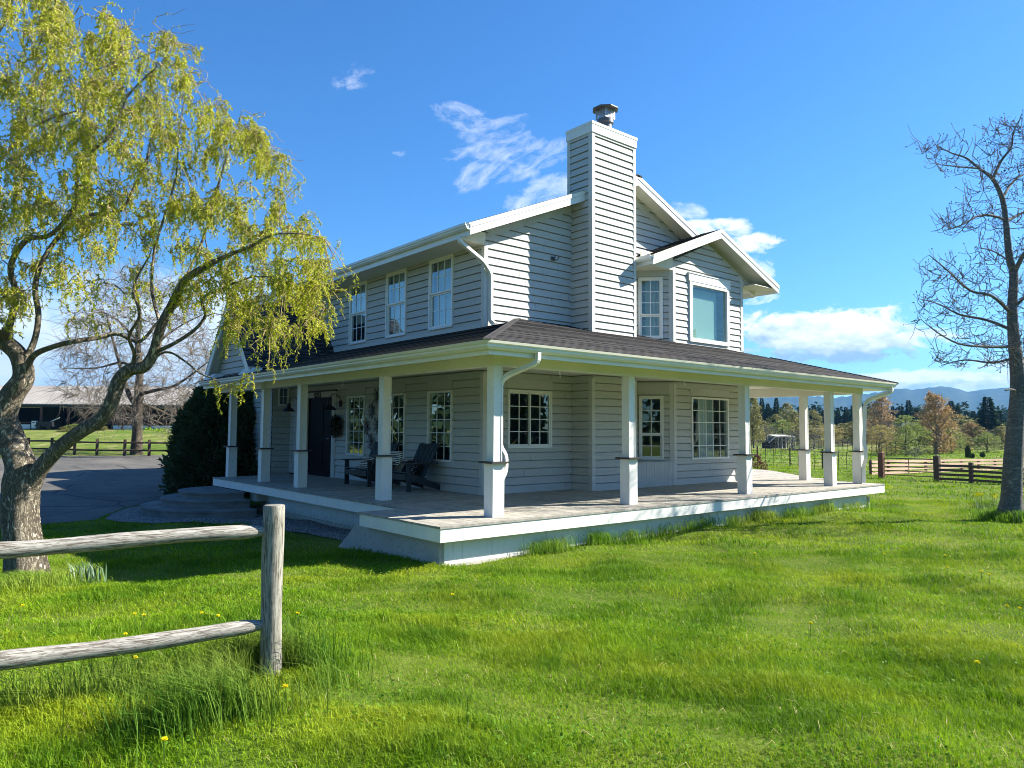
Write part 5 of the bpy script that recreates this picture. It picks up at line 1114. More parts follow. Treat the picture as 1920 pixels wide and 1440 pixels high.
tr_ = thing('farm_trailer', BP(-4.4, -1.2, 0), 'dark farm trailer parked in front of the open barn', 'trailer'); mb = MB(); bbox(mb, -5.3, -3.5, -1.6, -.9, .25, .42); bbox(mb, -5.2, -3.6, -1.55, -.95, .42, .75); mb.build('bed', 'black', tr_)
mb = MB(); mb.bar(BP(-3.9, -1.3, .75), BP(-3.0, -1.3, 1.15), .07, .07); mb.build('boom', 'bone', tr_)
for a in (-4.9, -3.9): mb = MB(); p = BP(a, -1.65, .22); mb.tube([p, p+HF*.18], .22, 14); mb.build('wheel', 'black', tr_)
pf = thing('pasture_fence', (*at(180, 848, 52.5)[:2], -.7), 'two rail post fence between the driveway and the barn pasture', 'fence')
FB = lambda px, z: np.array([*at(px, 840, 52.4)[:2], 0])+np.array([0, 0, th(*at(px, 840, 52.4)[:2])+z])
prev = None
for px in (-190, -140, -90, -40, 10, 53, 97, 140, 182, 234, 280, 322, 372, 422, 470):
    p = FB(px, 0); mb = MB(); mb.bar(p-np.array([0, 0, .3]), p+np.array([0, 0, 1.18]), .17, .17); mb.build('post', 'dark_rail', pf)
    if prev is not None:
        for z in (.40, .95): mb = MB(); mb.tube([prev+np.array([0, 0, z]), p+np.array([0, 0, z])], .062, 8); mb.build('rail', 'dark_rail', pf)
    prev = p

# ------------------------------------------------------------------ gates and fences on the right
def ground_at(px, depth): p = at(px, 850, depth); return np.array([p[0], p[1], th(p[0], p[1])])
gt = thing('field_gate', ground_at(1654, 30.6), 'tubular steel field gate between two dark posts right of the porch', 'gate')
g0, g1 = ground_at(1657, 30.6), ground_at(1752, 29.0); up = np.array([0, 0, 1.])
for z in (.12, .30, .47, .64, .81): mb = MB(); mb.tube([g0+up*z, g1+up*z], .02, 8); mb.build('bar', 'gate_steel', gt)
mb = MB(); mb.tube([g0+up*.12, g0+up*.75, g0*.97+g1*.03+up*.81]+[g0*.03+g1*.97+up*.81, g1+up*.72, g1+up*.12], .024, 8); mb.tube([g0*.5+g1*.5+up*.1, g0*.5+g1*.5+up*.81], .016, 6); mb.build('gate_frame', 'gate_steel', gt)
for px, dp, m_, lab, hh in ((1652, 30.6, 'red_post', 'reddish square post at the left end of the steel gate', 1.02), (1756, 28.8, 'dark_rail', 'dark square post between the steel gate and the board fence', .95)):
    p = ground_at(px, dp); t = thing('gate_post', p, lab, 'post', 'gate posts'); mb = MB(); mb.bar(p-up*.3, p+up*hh, .2, .2, (1, 0, 0)); mb.build('post_shaft', m_, t); mb = MB(); mb.prism([p+up*hh+np.array([a*.11, b*.11, 0]) for a, b in ((-1, -1), (1, -1), (1, 1), (-1, 1))], [p+up*(hh+.05)+np.array([a*.02, b*.02, 0]) for a, b in ((-1, -1), (1, -1), (1, 1), (-1, 1))]); mb.build('post_cap', m_, t)
bf = thing('board_fence', ground_at(1820, 27.6), 'dark four board fence running right from the steel gate behind the bare tree', 'fence')
prev = None
for px, dp in ((1756, 28.55), (1820, 27.6), (1893, 26.6), (1975, 25.6), (2065, 24.6)):
    p = ground_at(px, dp)
    if px != 1756: mb = MB(); mb.bar(p-up*.3, p+up*.76, .14, .14, (1, 0, 0)); mb.build('post', 'dark_rail', bf)
    if prev is not None:
        for z in (.10, .27, .44, .61): mb = MB(); mb.bar(prev+up*z, p+up*z, .03, .095); mb.build('board', 'dark_rail', bf)
    prev = p
pk = thing('board_fence', ground_at(1735, 40), 'faded reddish four board fence beyond the lane behind the steel gate', 'fence'); prev = None
for px in (1632, 1665, 1699, 1735, 1768, 1802, 1834, 1865, 1900, 1940, 1985):
    p = ground_at(px, 32.6+(px-1656)*.028); p[2] = -.62-(px-1640)*.0005; mb = MB(); mb.bar(p-up*.6, p+up*.68, .10, .10, (1, 0, 0)); mb.build('post', 'red_post', pk)
    if prev is not None:
        for z in (.10, .27, .44, .61): mb = MB(); mb.bar(prev+up*z-HF*.08, p+up*z-HF*.08, .03, .10); mb.build('board', 'pink_board', pk)
    prev = p
wf = thing('wire_fence', ground_at(1540, 38), 'thin wire fence on slim posts across the field behind the porch', 'fence'); prev = None
for i, px in enumerate(np.linspace(1405, 1648, 17)):
    p = ground_at(px, 46-(px-1405)*.063); mb = MB(); r = .04 if i % 4 == 1 else .015; mb.tube([p-up*.3, p+up*(1.05 if i % 4 == 1 else .95)], r, 6); mb.build('post', 'dark_rail', wf)
    if prev is not None:
        mb = MB()
        for z in (.15, .35, .55, .75, .92): mb.tube([prev+up*z, p+up*z], .008, 4, caps=False)
        mb.build('wire', 'wire', wf)
    prev = p
wf = thing('wire_fence', ground_at(1500, 62), 'far wire fence with many thin stakes across the pasture', 'fence'); prev = None
for i, px in enumerate(np.linspace(1400, 1680, 32)):
    p = ground_at(px, 66-(px-1400)*.02); mb = MB(); mb.tube([p-up*.3, p+up*1.2], .022, 5); mb.build('post', 'dark_rail', wf)
    if prev is not None: mb = MB(); mb.tube([prev+up*.7, p+up*.7], .01, 4, caps=False); mb.tube([prev+up*1.1, p+up*1.1], .01, 4, caps=False); mb.build('wire', 'wire', wf)
    prev = p

# ------------------------------------------------------------------ far buildings on the right
def far_house(px, y0, depth, w, dp, wall, ridge, wm, rm, label, yaw=0., name='far_house', front_gable=False, cat='house', win=True):
    c_ = at(px, y0, depth); z0 = th(c_[0], c_[1])-.3; ca, sa = math.cos(yaw), math.sin(yaw); R_ = HR*ca+HF*sa; F_ = -HR*sa+HF*ca; O = np.array([c_[0], c_[1], 0]); q = lambda a, b, z: O+R_*a+F_*b+up*z
    z1, z2 = at(px, wall, depth)[2], at(px, ridge, depth)[2]; t = thing(name, (*O[:2], z0), label, cat)
    mb = MB(); mb.prism([q(-w/2, -dp/2, z0), q(w/2, -dp/2, z0), q(w/2, dp/2, z0), q(-w/2, dp/2, z0)], [q(-w/2, -dp/2, z1), q(w/2, -dp/2, z1), q(w/2, dp/2, z1), q(-w/2, dp/2, z1)])
    if front_gable:
        for b in (-dp/2+.01, dp/2-.06): mb.prism([q(-w/2, b, z1), q(w/2, b, z1), q(0, b, z2)], [q(-w/2, b+.05, z1), q(w/2, b+.05, z1), q(0, b+.05, z2)])
    mb.build('wall', wm, t); mb = MB(); e = .45
    if front_gable: sl = (z2-z1)/(w/2); pts = [((-w/2-e, z1-sl*e), (0, z2)), ((0, z2), (w/2+e, z1-sl*e))]; [mb.hexa([q(a[0], -dp/2-e, a[1]), q(b[0], -dp/2-e, b[1]), q(b[0], dp/2+e, b[1]), q(a[0], dp/2+e, a[1]), q(a[0], -dp/2-e, a[1]+.18), q(b[0], -dp/2-e, b[1]+.18), q(b[0], dp/2+e, b[1]+.18), q(a[0], dp/2+e, a[1]+.18)]) for a, b in pts]
    else: sl = (z2-z1)/(dp/2); pts = [((-dp/2-e, z1-sl*e), (0, z2)), ((0, z2), (dp/2+e, z1-sl*e))]; [mb.hexa([q(-w/2-e, a[0], a[1]), q(w/2+e, a[0], a[1]), q(w/2+e, b[0], b[1]), q(-w/2-e, b[0], b[1]), q(-w/2-e, a[0], a[1]+.18), q(w/2+e, a[0], a[1]+.18), q(w/2+e, b[0], b[1]+.18), q(-w/2-e, b[0], b[1]+.18)]) for a, b in pts]
    mb.build('roof', rm, t)
    if win:
        for k in ((-.28, .28) if not front_gable else (0.,)): mb = MB(); a = k*w; h = z1-z0; mb.hexa([q(a-.5, -dp/2-.03, z0+h*.45), q(a+.5, -dp/2-.03, z0+h*.45), q(a+.5, -dp/2, z0+h*.45), q(a-.5, -dp/2, z0+h*.45), q(a-.5, -dp/2-.03, z0+h*.85), q(a+.5, -dp/2-.03, z0+h*.85), q(a+.5, -dp/2, z0+h*.85), q(a-.5, -dp/2, z0+h*.85)]); mb.build('window', 'black', t)
    return t
far_house(1442, 836, 112, 1.9, 3, 829, 820.5, 'pale_wall', 'dark_roof', 'small white gabled shed beyond the far pasture fence', front_gable=True, name='far_shed', cat='shed')
far_house(1452, 838, 118, 5.6, 4, 832.5, 828, 'dark_roof', 'metal_roof', 'long low outbuilding with pale roof behind the white shed', name='far_shed', cat='shed', win=False)
far_house(1520, 826, 150, 6.0, 7, 809, 803, 'pale_wall', 'dark_roof', 'pale walled house half hidden behind bare brush', name='far_house')
far_house(1680, 812, 165, 8.5, 7, 803, 797, 'brown_wall', 'dark_roof', 'grey roofed house showing over the yellow trees', name='far_house')
far_house(1693, 812, 160, 3.2, 4, 801, 793, 'brown_wall', 'pale_wall', 'small pale edged gable rising over the yellow trees', front_gable=True, name='far_house', win=False)
cp = thing('carport', ground_at(1462, 84), 'open white framed lean-to with dark interior in the pasture', 'lean-to'); c_ = ground_at(1462, 84); q = lambda a, b, z: c_+HR*a+HF*b+up*z
mb = MB(); mb.hexa([q(-.7, -.8, 1.33), q(1.5, -.8, 1.33), q(1.5, 1.6, 1.5), q(-.7, 1.6, 1.5), q(-.7, -.8, 1.40), q(1.5, -.8, 1.40), q(1.5, 1.6, 1.57), q(-.7, 1.6, 1.57)]); mb.bar(q(-.7, -.8, 1.36), q(-1.55, -.8, .65), .06, .1); mb.build('roof', 'pale_wall', cp)
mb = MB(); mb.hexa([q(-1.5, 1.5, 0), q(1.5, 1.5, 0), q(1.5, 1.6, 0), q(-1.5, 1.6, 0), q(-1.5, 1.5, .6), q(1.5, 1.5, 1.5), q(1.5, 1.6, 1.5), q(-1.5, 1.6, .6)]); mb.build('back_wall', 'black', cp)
for a in (-.45, 0, .45, .95, 1.45): mb = MB(); mb.bar(q(a, -.8, -.1), q(a, -.8, 1.34), .07, .07, (1, 0, 0)); mb.build('post', 'pale_wall', cp)

# ------------------------------------------------------------------ background trees, one prototype of each kind and copies
def proto(name, kind, seed):
    rng = np.random.default_rng(seed); t = bpy.data.objects.new(name, None); COL.objects.link(t); t['category'] = 'tree'
    H = 10.0
    if kind == 'fir':
        P, D, LL = [], [], []
        for z in np.linspace(.6, 9.85, 46):
            r = 1.75*(1-z/10.1)**.85*rng.uniform(.75, 1.15)+.06; k = int(16+60*r/1.75)
            a = rng.uniform(0, 6.28, k); rr = r*rng.uniform(.25, 1, k); P.append(np.stack([rr*np.cos(a), rr*np.sin(a), z-rr*.30+rng.normal(0, .08, k)], 1)); D.append(np.stack([np.cos(a), np.sin(a), rng.uniform(-.55, .25, k)], 1)); LL.append(.40+.55*r/1.75*rng.random(k))
        P, D, LL = map(np.concatenate, (P, D, LL)); V, F = leaf_cards(P, D, LL, LL*.62, rng); lm = 'fir_leaf'; lim = [(np.array([[0, 0, -.3], [0, 0, 5], [0, 0, 9.8]]), np.array([.2, .12, .02]))]; bark = 'brown_bark'
    else:
        spec = {'olive': (2.1, .10, 1.0, 3000, .32, .17, 'olive_leaf', .5), 'spring': (2.6, .10, 1.0, 2600, .30, .15, 'spring_leaf', .5), 'rust': (1.5, .06, 1.0, 3600, .34, .09, 'rust_leaf', 1.5), 'straw': (3.0, .07, .98, 3200, .34, .10, 'straw_leaf', 1.0), 'bare': (3.2, .05, .95, 0, .4, .05, 'dark_twig', .8), 'red': (4.2, .03, .95, 1600, .6, .25, 'red_leaf', .8)}[kind]
        W_, lo, hi, nl, ls, lw, lm, upd = spec; lim = [smooth_path([(0, 0, -.4), (.1, .05, 1.5), (-.1, .1, 3.6), (.05, 0, 6.2), (0, 0, 9)], [.24, .19, .15, .09, .03])]
        for i in range(9):
            a = rng.uniform(0, 6.28); z = rng.uniform(1.0, 5.5); r = W_*rng.uniform(.5, .95); zt = min(9.7, z+rng.uniform(1.2, 3.2)*(1.3 if kind == 'rust' else 1)); lim.append(smooth_path([(0, 0, z), (r*.45*math.cos(a), r*.45*math.sin(a), z+(zt-z)*.35), (r*math.cos(a), r*math.sin(a), zt)], [.09, .06, .02]))
        n = 230; z = rng.uniform(lo, hi, n)*H; shp = np.sqrt(np.clip(1-((z/H-.38*(lo+hi))/(.62*(hi-lo)))**2, .05, 1)); a = rng.uniform(0, 6.28, n); r = W_*shp*np.sqrt(rng.uniform(.05, 1, n)); C_ = np.stack([r*np.cos(a), r*np.sin(a), z], 1)
        br = grow(lim, C_, rng, wig=.12, rmax=.05, rtip=.014, kr=.012, npts=6, lift=-.1); lim = lim+br
        if kind == 'bare':
            nd = np.concatenate([b[0][2:] for b in br]); nl = 1500; k = rng.integers(0, len(nd), nl); P = nd[k]; D = rng.normal(size=(nl, 3))+[0, 0, upd]; LL = rng.uniform(.4, 1.3, nl); V, F = leaf_cards(P, D, LL, .05, rng)
        else:
            nd = np.concatenate([b[0][2:] for b in br]); k = rng.integers(0, len(nd), nl); P = nd[k]+rng.normal(size=(nl, 3))*.16; D = rng.normal(size=(nl, 3))*.6+[0, 0, upd*.6]; LL = ls*rng.uniform(.6, 1.5, nl); V, F = leaf_cards(P, D, LL, lw*rng.uniform(.7, 1.3, nl), rng)
        bark = 'tan_twig' if kind in ('straw', 'rust') else 'grey_bark' if kind == 'bare' else 'brown_bark'
    V1, F1 = tubes([l[0] for l in lim], [l[1] for l in lim], 5); np_mesh('trunk', V1, [F1], [bark], t, smooth=True); np_mesh('crown', V, [F], [lm], t, rnd=np.repeat(rng.random(len(F)), 4)); return t
PRO = {k: [proto({'fir': 'conifer', 'rust': 'budding_tree', 'straw': 'budding_tree', 'spring': 'leafy_tree', 'olive': 'leafy_tree', 'bare': 'bare_shrub', 'red': 'red_shrub'}[k], k, 30+7*i+len(k)*3) for i in range(3 if k in ('fir', 'olive') else 2 if k in ('rust', 'straw', 'spring') else 1)] for k in ('fir', 'olive', 'rust', 'straw', 'spring', 'bare', 'red')}
PW = {'fir': 3.6, 'olive': 4.2, 'rust': 3.2, 'straw': 6.2, 'spring': 5.4, 'bare': 6.6, 'red': 8.8}; USED = set()
def plant(kind, px, ytop, depth, wpx, label, group, i):
    p = ground_at(px, depth); h = at(px, ytop, depth)[2]-p[2]+.2; sz = h/10; sx = wpx/FPX*depth/PW[kind]; src = PRO[kind][i % len(PRO[kind])]
    o = src if src.name not in USED else copy_tree(src, (0, 0, 0)); USED.add(src.name); o.location = (p[0], p[1], p[2]-.2); o.rotation_euler = (0, 0, i*2.1); o.scale = (sx, sx, sz); o['label'] = label; o['group'] = group; o['category'] = 'shrub' if kind in ('bare', 'red') else 'tree'
ORD = ['first', 'second', 'third', 'fourth', 'fifth', 'sixth', 'seventh', 'eighth', 'ninth', 'tenth', 'eleventh', 'twelfth', 'thirteenth', 'fourteenth', 'fifteenth', 'sixteenth', 'seventeenth', 'eighteenth', 'nineteenth', 'twentieth', 'twenty first', 'twenty second', 'twenty third', 'twenty fourth', 'twenty fifth', 'twenty sixth', 'twenty seventh', 'twenty eighth', 'twenty ninth', 'thirtieth']
firs = [(1417, 750, 150, 17), (1430, 746, 155, 18), (1441, 752, 150, 18), (1457, 748, 140, 17), (1449, 766, 150, 14), (1512, 764, 160, 16), (1528, 760, 165, 15), (1545, 766, 160, 15), (1559, 761, 165, 14), (1573, 765, 160, 15), (1588, 760, 165, 16), (1601, 764, 160, 15), (1619, 768, 165, 15), (1638, 762, 165, 16), (1652, 768, 160, 14), (1676, 760, 165, 16), (1691, 756, 160, 20), (1706, 752, 165, 20), (1720, 762, 160, 18), (1735, 770, 160, 16), (1786, 752, 150, 20), (1798, 757, 150, 20), (1814, 774, 160, 17), (1827, 770, 150, 18), (1841, 766, 150, 17), (1855, 747, 108, 36), (1876, 768, 140, 22), (1915, 762, 140, 24), (1940, 755, 140, 26)]
for i, (px, yt, dp, w) in enumerate(firs): plant('fir', px, yt+(i*37 % 11)-4, dp, w*(1.25+.35*((i*29) % 7)/6), f'dark conifer in the distant tree line, {ORD[i]} from the left', 'conifers of the distant tree line', i)
olv = [(1413, 744, 85, 34, 'broad dark green tree just right of the third porch post, before the firs'), (1432, 790, 118, 36, 'grey green leafy tree left of the pale leafy ones'), (1456, 778, 122, 40, 'green leafy tree below the lone pointed conifer'), (1476, 757, 125, 40, 'tall yellow green tree left of the back porch post'), (1492, 772, 120, 34, 'yellow green tree directly behind the back porch post'), (1526, 770, 130, 40, 'brownish green tree right of the back porch post'), (1598, 792, 100, 38, 'rounded green tree between the last two porch posts'), (1632, 768, 140, 30, 'grey green tree right of the last porch post'), (1800, 812, 78, 48, 'olive tree behind the faded board fence'), (1836, 800, 95, 40, 'olive tree left of the big conifer by the bare trunk'), (1878, 800, 85, 44, 'olive tree half behind the bare trunk'), (1768, 775, 120, 40, 'olive tree behind the tall rust coloured one'), (1930, 790, 90, 50, 'olive tree right of the bare trunk')]
for i, (px, yt, dp, w, lab) in enumerate(olv): plant('olive', px, yt, dp, w, lab, 'leafy trees beyond the pasture', i)
for i, (px, yt, dp, w, lab) in enumerate([(1655, 744, 110, 56, 'reddish brown budding tree right of the porch downspout'), (1757, 741, 66, 74, 'tall rust coloured budding tree above the steel gate post'), (1746, 734, 90, 22, 'thin pale upright tree rising behind the rust coloured one'), (1772, 770, 70, 36, 'lower rust tinged tree right of the tall one')]): plant('rust', px, yt, dp, w, lab, 'rust coloured budding trees', i)
for i, (px, yt, dp, w, lab) in enumerate([(1650, 797, 62, 76, 'straw yellow budding tree left above the steel gate'), (1680, 799, 66, 66, 'straw yellow budding tree above the middle of the gate'), (1540, 824, 90, 44, 'low straw yellow tree behind the back porch post')]): plant('straw', px, yt, dp, w, lab, 'straw coloured budding trees', i)
for i, (px, yt, dp, w, lab) in enumerate([(1699, 798, 60, 54, 'fresh green tree right of the straw yellow ones'), (1722, 796, 64, 56, 'fresh green tree left of the tall rust coloured one'), (1783, 802, 68, 52, 'fresh green tree right of the tall rust coloured one'), (1852, 812, 72, 56, 'pale green tree low before the big conifer')]): plant('spring', px, yt, dp, w, lab, 'fresh green trees beyond the fence', i)
for i, (px, yt, dp, w, lab) in enumerate([(1487, 806, 76, 78, 'dark bare brush left of the pale walled house'), (1527, 812, 82, 56, 'dark bare brush before the pale walled house'), (1580, 822, 95, 40, 'dark bare bush between the last porch posts'), (1716, 838, 58, 40, 'low bare bush behind the steel gate')]): plant('bare', px, yt, dp, w, lab, 'bare brush in the pasture', i)
hedge = [(1404, 800, 100, 40), (1438, 806, 108, 44), (1468, 800, 112, 46), (1505, 803, 105, 44), (1560, 806, 104, 44), (1585, 800, 112, 48), (1622, 798, 108, 46), (1645, 792, 118, 46), (1668, 796, 104, 46), (1700, 790, 112, 48), (1738, 794, 98, 46), (1770, 796, 104, 50), (1796, 790, 116, 46), (1822, 800, 96, 48), (1846, 796, 110, 48), (1876, 806, 92, 44), (1908, 798, 104, 50), (1945, 800, 98, 52)]
for i, (px, yt, dp, w) in enumerate(hedge): plant(('olive', 'bare', 'spring', 'olive', 'straw', 'olive', 'rust')[i % 7], px, yt-5-7*(i*7 % 5)/4, dp, w*(1.55 if i % 7 != 6 else .9), f'low tree of the hedge line across the far pasture, {ORD[i]} from the left', 'hedge line across the far pasture', i)
plant('red', 1420, 851, 27, 44, 'dark red leafless shrub just beyond the porch floor', 'garden shrubs', 0)
def column(px, yt, yb, dp, w, label):
    rng = np.random.default_rng(int(px)); p = ground_at(px, dp); h = at(px, yt, dp)[2]-p[2]; n = 1200; t_ = rng.random(n); a = rng.uniform(0, 6.28, n); r = w/FPX*dp*.5*np.interp(t_, [0, .1, .6, 1], [.7, 1, .85, .1])*np.sqrt(rng.uniform(.4, 1, n)); P = p+np.stack([r*np.cos(a), r*np.sin(a), t_*h], 1); V, F = leaf_cards(P, np.stack([np.cos(a)*.5, np.sin(a)*.5, np.ones(n)], 1), .16, .06, rng); t = thing('columnar_shrub', p, label, 'shrub', 'clipped evergreens behind the faded fence'); np_mesh('foliage', V, [F], ['cedar_leaf'], t, rnd=np.repeat(rng.random(n), 4)); mb = MB(); mb.tube([p-up*.1, p+up*h*.6], .03, 5); mb.build('stem', 'brown_bark', t)
column(1815, 838, 862, 56, 8, 'tall narrow dark evergreen behind the faded board fence'); column(1823, 853, 862, 56, 6, 'small dark cone shrub beside the tall narrow evergreen'); column(1842, 851, 862, 58, 7, 'small dark cone shrub alone behind the faded board fence')
for px, yt, dp, w, k, lab in ((137, 795, 70, 40, 'spring', 'yellow green bush in front of the open barn'), (118, 800, 69, 26, 'olive', 'dark green bush at the left of the yellow one by the barn'), (186, 797, 71, 26, 'olive', 'small green bush behind the leaning willow limb'), (82, 770, 105, 40, 'spring', 'yellow green tree seen through the open barn'), (62, 775, 110, 40, 'olive', 'green tree seen through the barn left of the yellow one'), (352, 752, 85, 40, 'olive', 'olive tree at the right end of the barn'), (375, 772, 80, 36, 'olive', 'olive tree between barn and cedar shrub')): plant(k, px, yt, dp, w, lab, 'greenery around the barn', int(px))

# far woods and hills
rng = np.random.default_rng(21); P, D, LL = [], [], []
for px in np.arange(1270, 2250, 5.0):
    dp = rng.uniform(230, 330); p = ground_at(px, dp); h = rng.uniform(7, 11.5); n = 90; t_ = rng.random(n); a = rng.uniform(0, 6.28, n); r = 2.6*(1-t_)*np.sqrt(rng.random(n))+.2; P.append(p+np.stack([r*np.cos(a), r*np.sin(a), t_*h], 1)); D.append(np.stack([np.cos(a), np.sin(a), rng.uniform(-.5, .3, n)], 1)); LL.append(rng.uniform(1.8, 3.6, n)*(1.15-.75*t_))
for px in np.arange(-700, 460, 6.0):
    dp = rng.uniform(200, 300); p = ground_at(px, dp); h = rng.uniform(4, 8.5); n = 60; t_ = rng.random(n); a = rng.uniform(0, 6.28, n); r = 3*np.sqrt(1-t_*t_)*np.sqrt(rng.random(n))+.2; P.append(p+np.stack([r*np.cos(a), r*np.sin(a), t_*h], 1)); D.append(rng.normal(size=(n, 3))); LL.append(rng.uniform(1.2, 2.4, n))
for q in range(420):  # unseen trees around the viewpoint, added for the window panes to reflect
    ang_ = rng.uniform(-4.4, -.25); dp = rng.uniform(60, 95); p = np.array([5+dp*math.cos(ang_), -8+dp*math.sin(ang_), 0]); p[2] = th(p[0], p[1]); h = rng.uniform(5, 13); n = 70; t_ = rng.random(n); a = rng.uniform(0, 6.28, n); r = 2.4*(1-t_)*np.sqrt(rng.random(n))+.3; P.append(p+np.stack([r*np.cos(a), r*np.sin(a), t_*h], 1)); D.append(rng.normal(size=(n, 3))); LL.append(rng.uniform(1., 2.0, n))
P, D, LL = map(np.concatenate, (P, D, LL)); V, F = leaf_cards(P, D, LL, LL*.6, rng); fw = np_mesh('far_wood', V, [F], ['fir_leaf'], rnd=np.repeat(rng.random(len(F)), 4)); fw['kind'] = 'stuff'; fw['label'] = 'dark woods filling the far edge of the fields'
ridge = [(900, 800), (1100, 775), (1250, 752), (1350, 742), (1420, 738), (1500, 740), (1560, 746), (1610, 741), (1660, 733), (1690, 728), (1712, 731), (1740, 727), (1768, 724), (1793, 728), (1815, 735), (1845, 730), (1885, 727), (1930, 724), (2000, 730), (2100, 745), (2250, 760), (2400, 790)]
xs = np.linspace(900, 2400, 240); ry = np.interp(xs, [q[0] for q in ridge], [q[1] for q in ridge]); rows = []
for k, (f, dd) in enumerate(((-.1, 1350), (.25, 1700), (.55, 2050), (.8, 2350), (1., 2600), (.6, 3000))):
    rows.append([at(x, 815-(815-y)*f*dd/2600*(2600/dd)**.35+ (3.0*math.sin(x*.05+k*2)+2*math.sin(x*.13+k) if 0 < f < 1 else .9*math.sin(x*.31)+.6*math.sin(x*.7)), dd) for x, y in zip(xs, ry)])
V = np.array(rows).reshape(-1, 3); V[:240, 2] = -20; n = 240; i, j = np.meshgrid(np.arange(5), np.arange(n-1), indexing='ij'); k = (i*n+j).ravel(); structure(np_mesh('hills', V, [np.stack([k, k+1, k+n+1, k+n], 1)], ['hill'], smooth=True))

# ------------------------------------------------------------------ grass and small plants
rng = np.random.default_rng(77)
def blocked(x, y):
    b = (x > .13) & (x < 13.3) & (y > .15) | (x > .8) & (x < 15) & (y > 2.0) & (y < 30)
    b |= in_poly(x, y, drive_poly) | in_poly(x, y, gp) | ((x-.84)**2+(y-10.55)**2 < 2.0**2) | ((x-cc[0])**2+(y-cc[1])**2 < 2.0)
    return b
def lump2(x, y): return np.clip(.5+.30*np.sin(2.3*x+1.7*y+1.9*np.sin(1.1*x-.6*y))+.26*np.sin(3.9*y-2.6*x+1.5*np.sin(1.7*y))+.20*np.sin(9.1*x+7.7*y+2*np.sin(2.2*x)), 0, 1)
def lump(x, y): return .5+.22*np.sin(1.7*x+.9*y+1)+.18*np.sin(2.9*y-1.3*x)+.12*np.sin(5.1*x+4.3*y+2)+.10*np.sin(8.3*x-6.1*y)
def blades(x, y, h, w, lean, rng, bend=.35):
    n = len(x); z = terrain(x, y)-.01; a = rng.uniform(0, 6.28, n); s_ = np.stack([np.cos(a), np.sin(a), np.zeros(n)], 1)*w[:, None]*.5; la = rng.uniform(0, 6.28, n); ld = np.stack([np.cos(la), np.sin(la), np.zeros(n)], 1)*(lean*rng.uniform(.2, 1.2, n)*h)[:, None]+np.array([-.22, .10, 0])*h[:, None]
    B_ = np.stack([x, y, z], 1); mid = B_+ld*bend+np.stack([0*x, 0*x, h*.58], 1); tip = B_+ld+np.stack([0*x, 0*x, h*np.clip(1-.35*lean, .3, 1)], 1)
    V = np.stack([B_-s_, B_+s_, mid+s_*.8, mid-s_*.8, tip], 1).reshape(-1, 3); k = np.arange(n)*5; return V, np.stack([k, k+1, k+2, k+3], 1), np.stack([k+3, k+2, k+4], 1)
def wedge(n, d0, d1, spread=.83):
    d = np.sqrt(rng.uniform(d0*d0, d1*d1, n)); t_ = rng.uniform(-spread, spread, n); x = CAM[0]+HF[0]*d+HR[0]*d*t_; y = CAM[1]+HF[1]*d+HR[1]*d*t_; k = ~blocked(x, y); return x[k], y[k], d[k]
GV, GQ, GT, GR, base = [], [], [], [], 0
for n, d0, d1, hs, ws in ((240000, 1.9, 6.0, .85, .0038), (220000, 6.0, 11.0, .85, .0056), (170000, 11, 20, .95, .010), (110000, 20, 42, 1.25, .022), (60000, 42, 80, 1.6, .05)):
    x, y, d = wedge(n, d0, d1); lm = np.clip(lump(x, y), .1, 1.1); l2 = lump2(x, y); h = (.020+.055*lm+.050*l2*l2)*hs*rng.uniform(.45, 1.5, len(x)); V, Q, T_ = blades(x, y, h, ws*rng.uniform(.7, 1.3, len(x)), .75, rng); GV.append(V); GQ.append(Q+base); GT.append(T_+base); GR.append(np.repeat(np.clip(rng.random(len(x))*.65+.55*(1-l2)-.10, 0, 1), 5)); base += len(V)
n = 26000; dd = rng.uniform(52, 78, n); tt = rng.uniform(-.95, -.28, n); x, y = CAM[0]+HF[0]*dd+HR[0]*dd*tt, CAM[1]+HF[1]*dd+HR[1]*dd*tt; k = ~blocked(x, y); x, y = x[k], y[k]; V, Q, T_ = blades(x, y, rng.uniform(.10, .42, len(x))*np.clip(lump(x*.5, y*.5)+.2, .3, 1.2), rng.uniform(.05, .11, len(x)), .7, rng); GV.append(V); GQ.append(Q+base); GT.append(T_+base); GR.append(np.repeat(rng.random(len(x)), 5)); base += len(V)
g = np_mesh('grass', np.concatenate(GV), [np.concatenate(GQ), np.concatenate(GT)], ['grass'], rnd=np.concatenate(GR)); g['kind'] = 'stuff'; g['label'] = 'mown green lawn grass around the house'
def tuft(name, label, xy, h, w, lean, m='tall_grass'):
    x, y = xy; V, Q, T_ = blades(x, y, h, w, lean, rng, .28); o = np_mesh(name, V, [Q, T_], [m], rnd=np.repeat(rng.random(len(x)), 5)); o['kind'] = 'stuff'; o['label'] = label
n = 5200; a, r = rng.uniform(0, 6.28, n), np.abs(rng.normal(0, .24, n)); x, y = FP[0]+r*np.cos(a), FP[1]+r*np.sin(a)
c2 = onz(420, 1330, -.22); n2 = 3000; x2, y2 = c2[0]+rng.normal(0, .22, n2), c2[1]+rng.normal(0, .15, n2); k = rng.uniform(0, 1, 1400); x3 = FP[0]+fd[0]*k*2.2+rng.normal(0, .07, 1400); y3 = FP[1]+fd[1]*k*2.2+rng.normal(0, .07, 1400)
x, y = np.concatenate([x, x2, x3]), np.concatenate([y, y2, y3]); fx, fy = x-FP[0], y-FP[1]; fr = -(fx*HF[0]+fy*HF[1]); la_ = fx*HR[0]+fy*HR[1]; k = ~((fr > -.05) & (fr < .75) & (la_ > -.10) & (la_ < .40)); x, y = x[k], y[k]; tuft('tall_grass', 'tall unmown grass around the foreground fence post', (x, y), rng.uniform(.10, .42, len(x)), np.full(len(x), .0046), .65, 'painted_shade_grass')
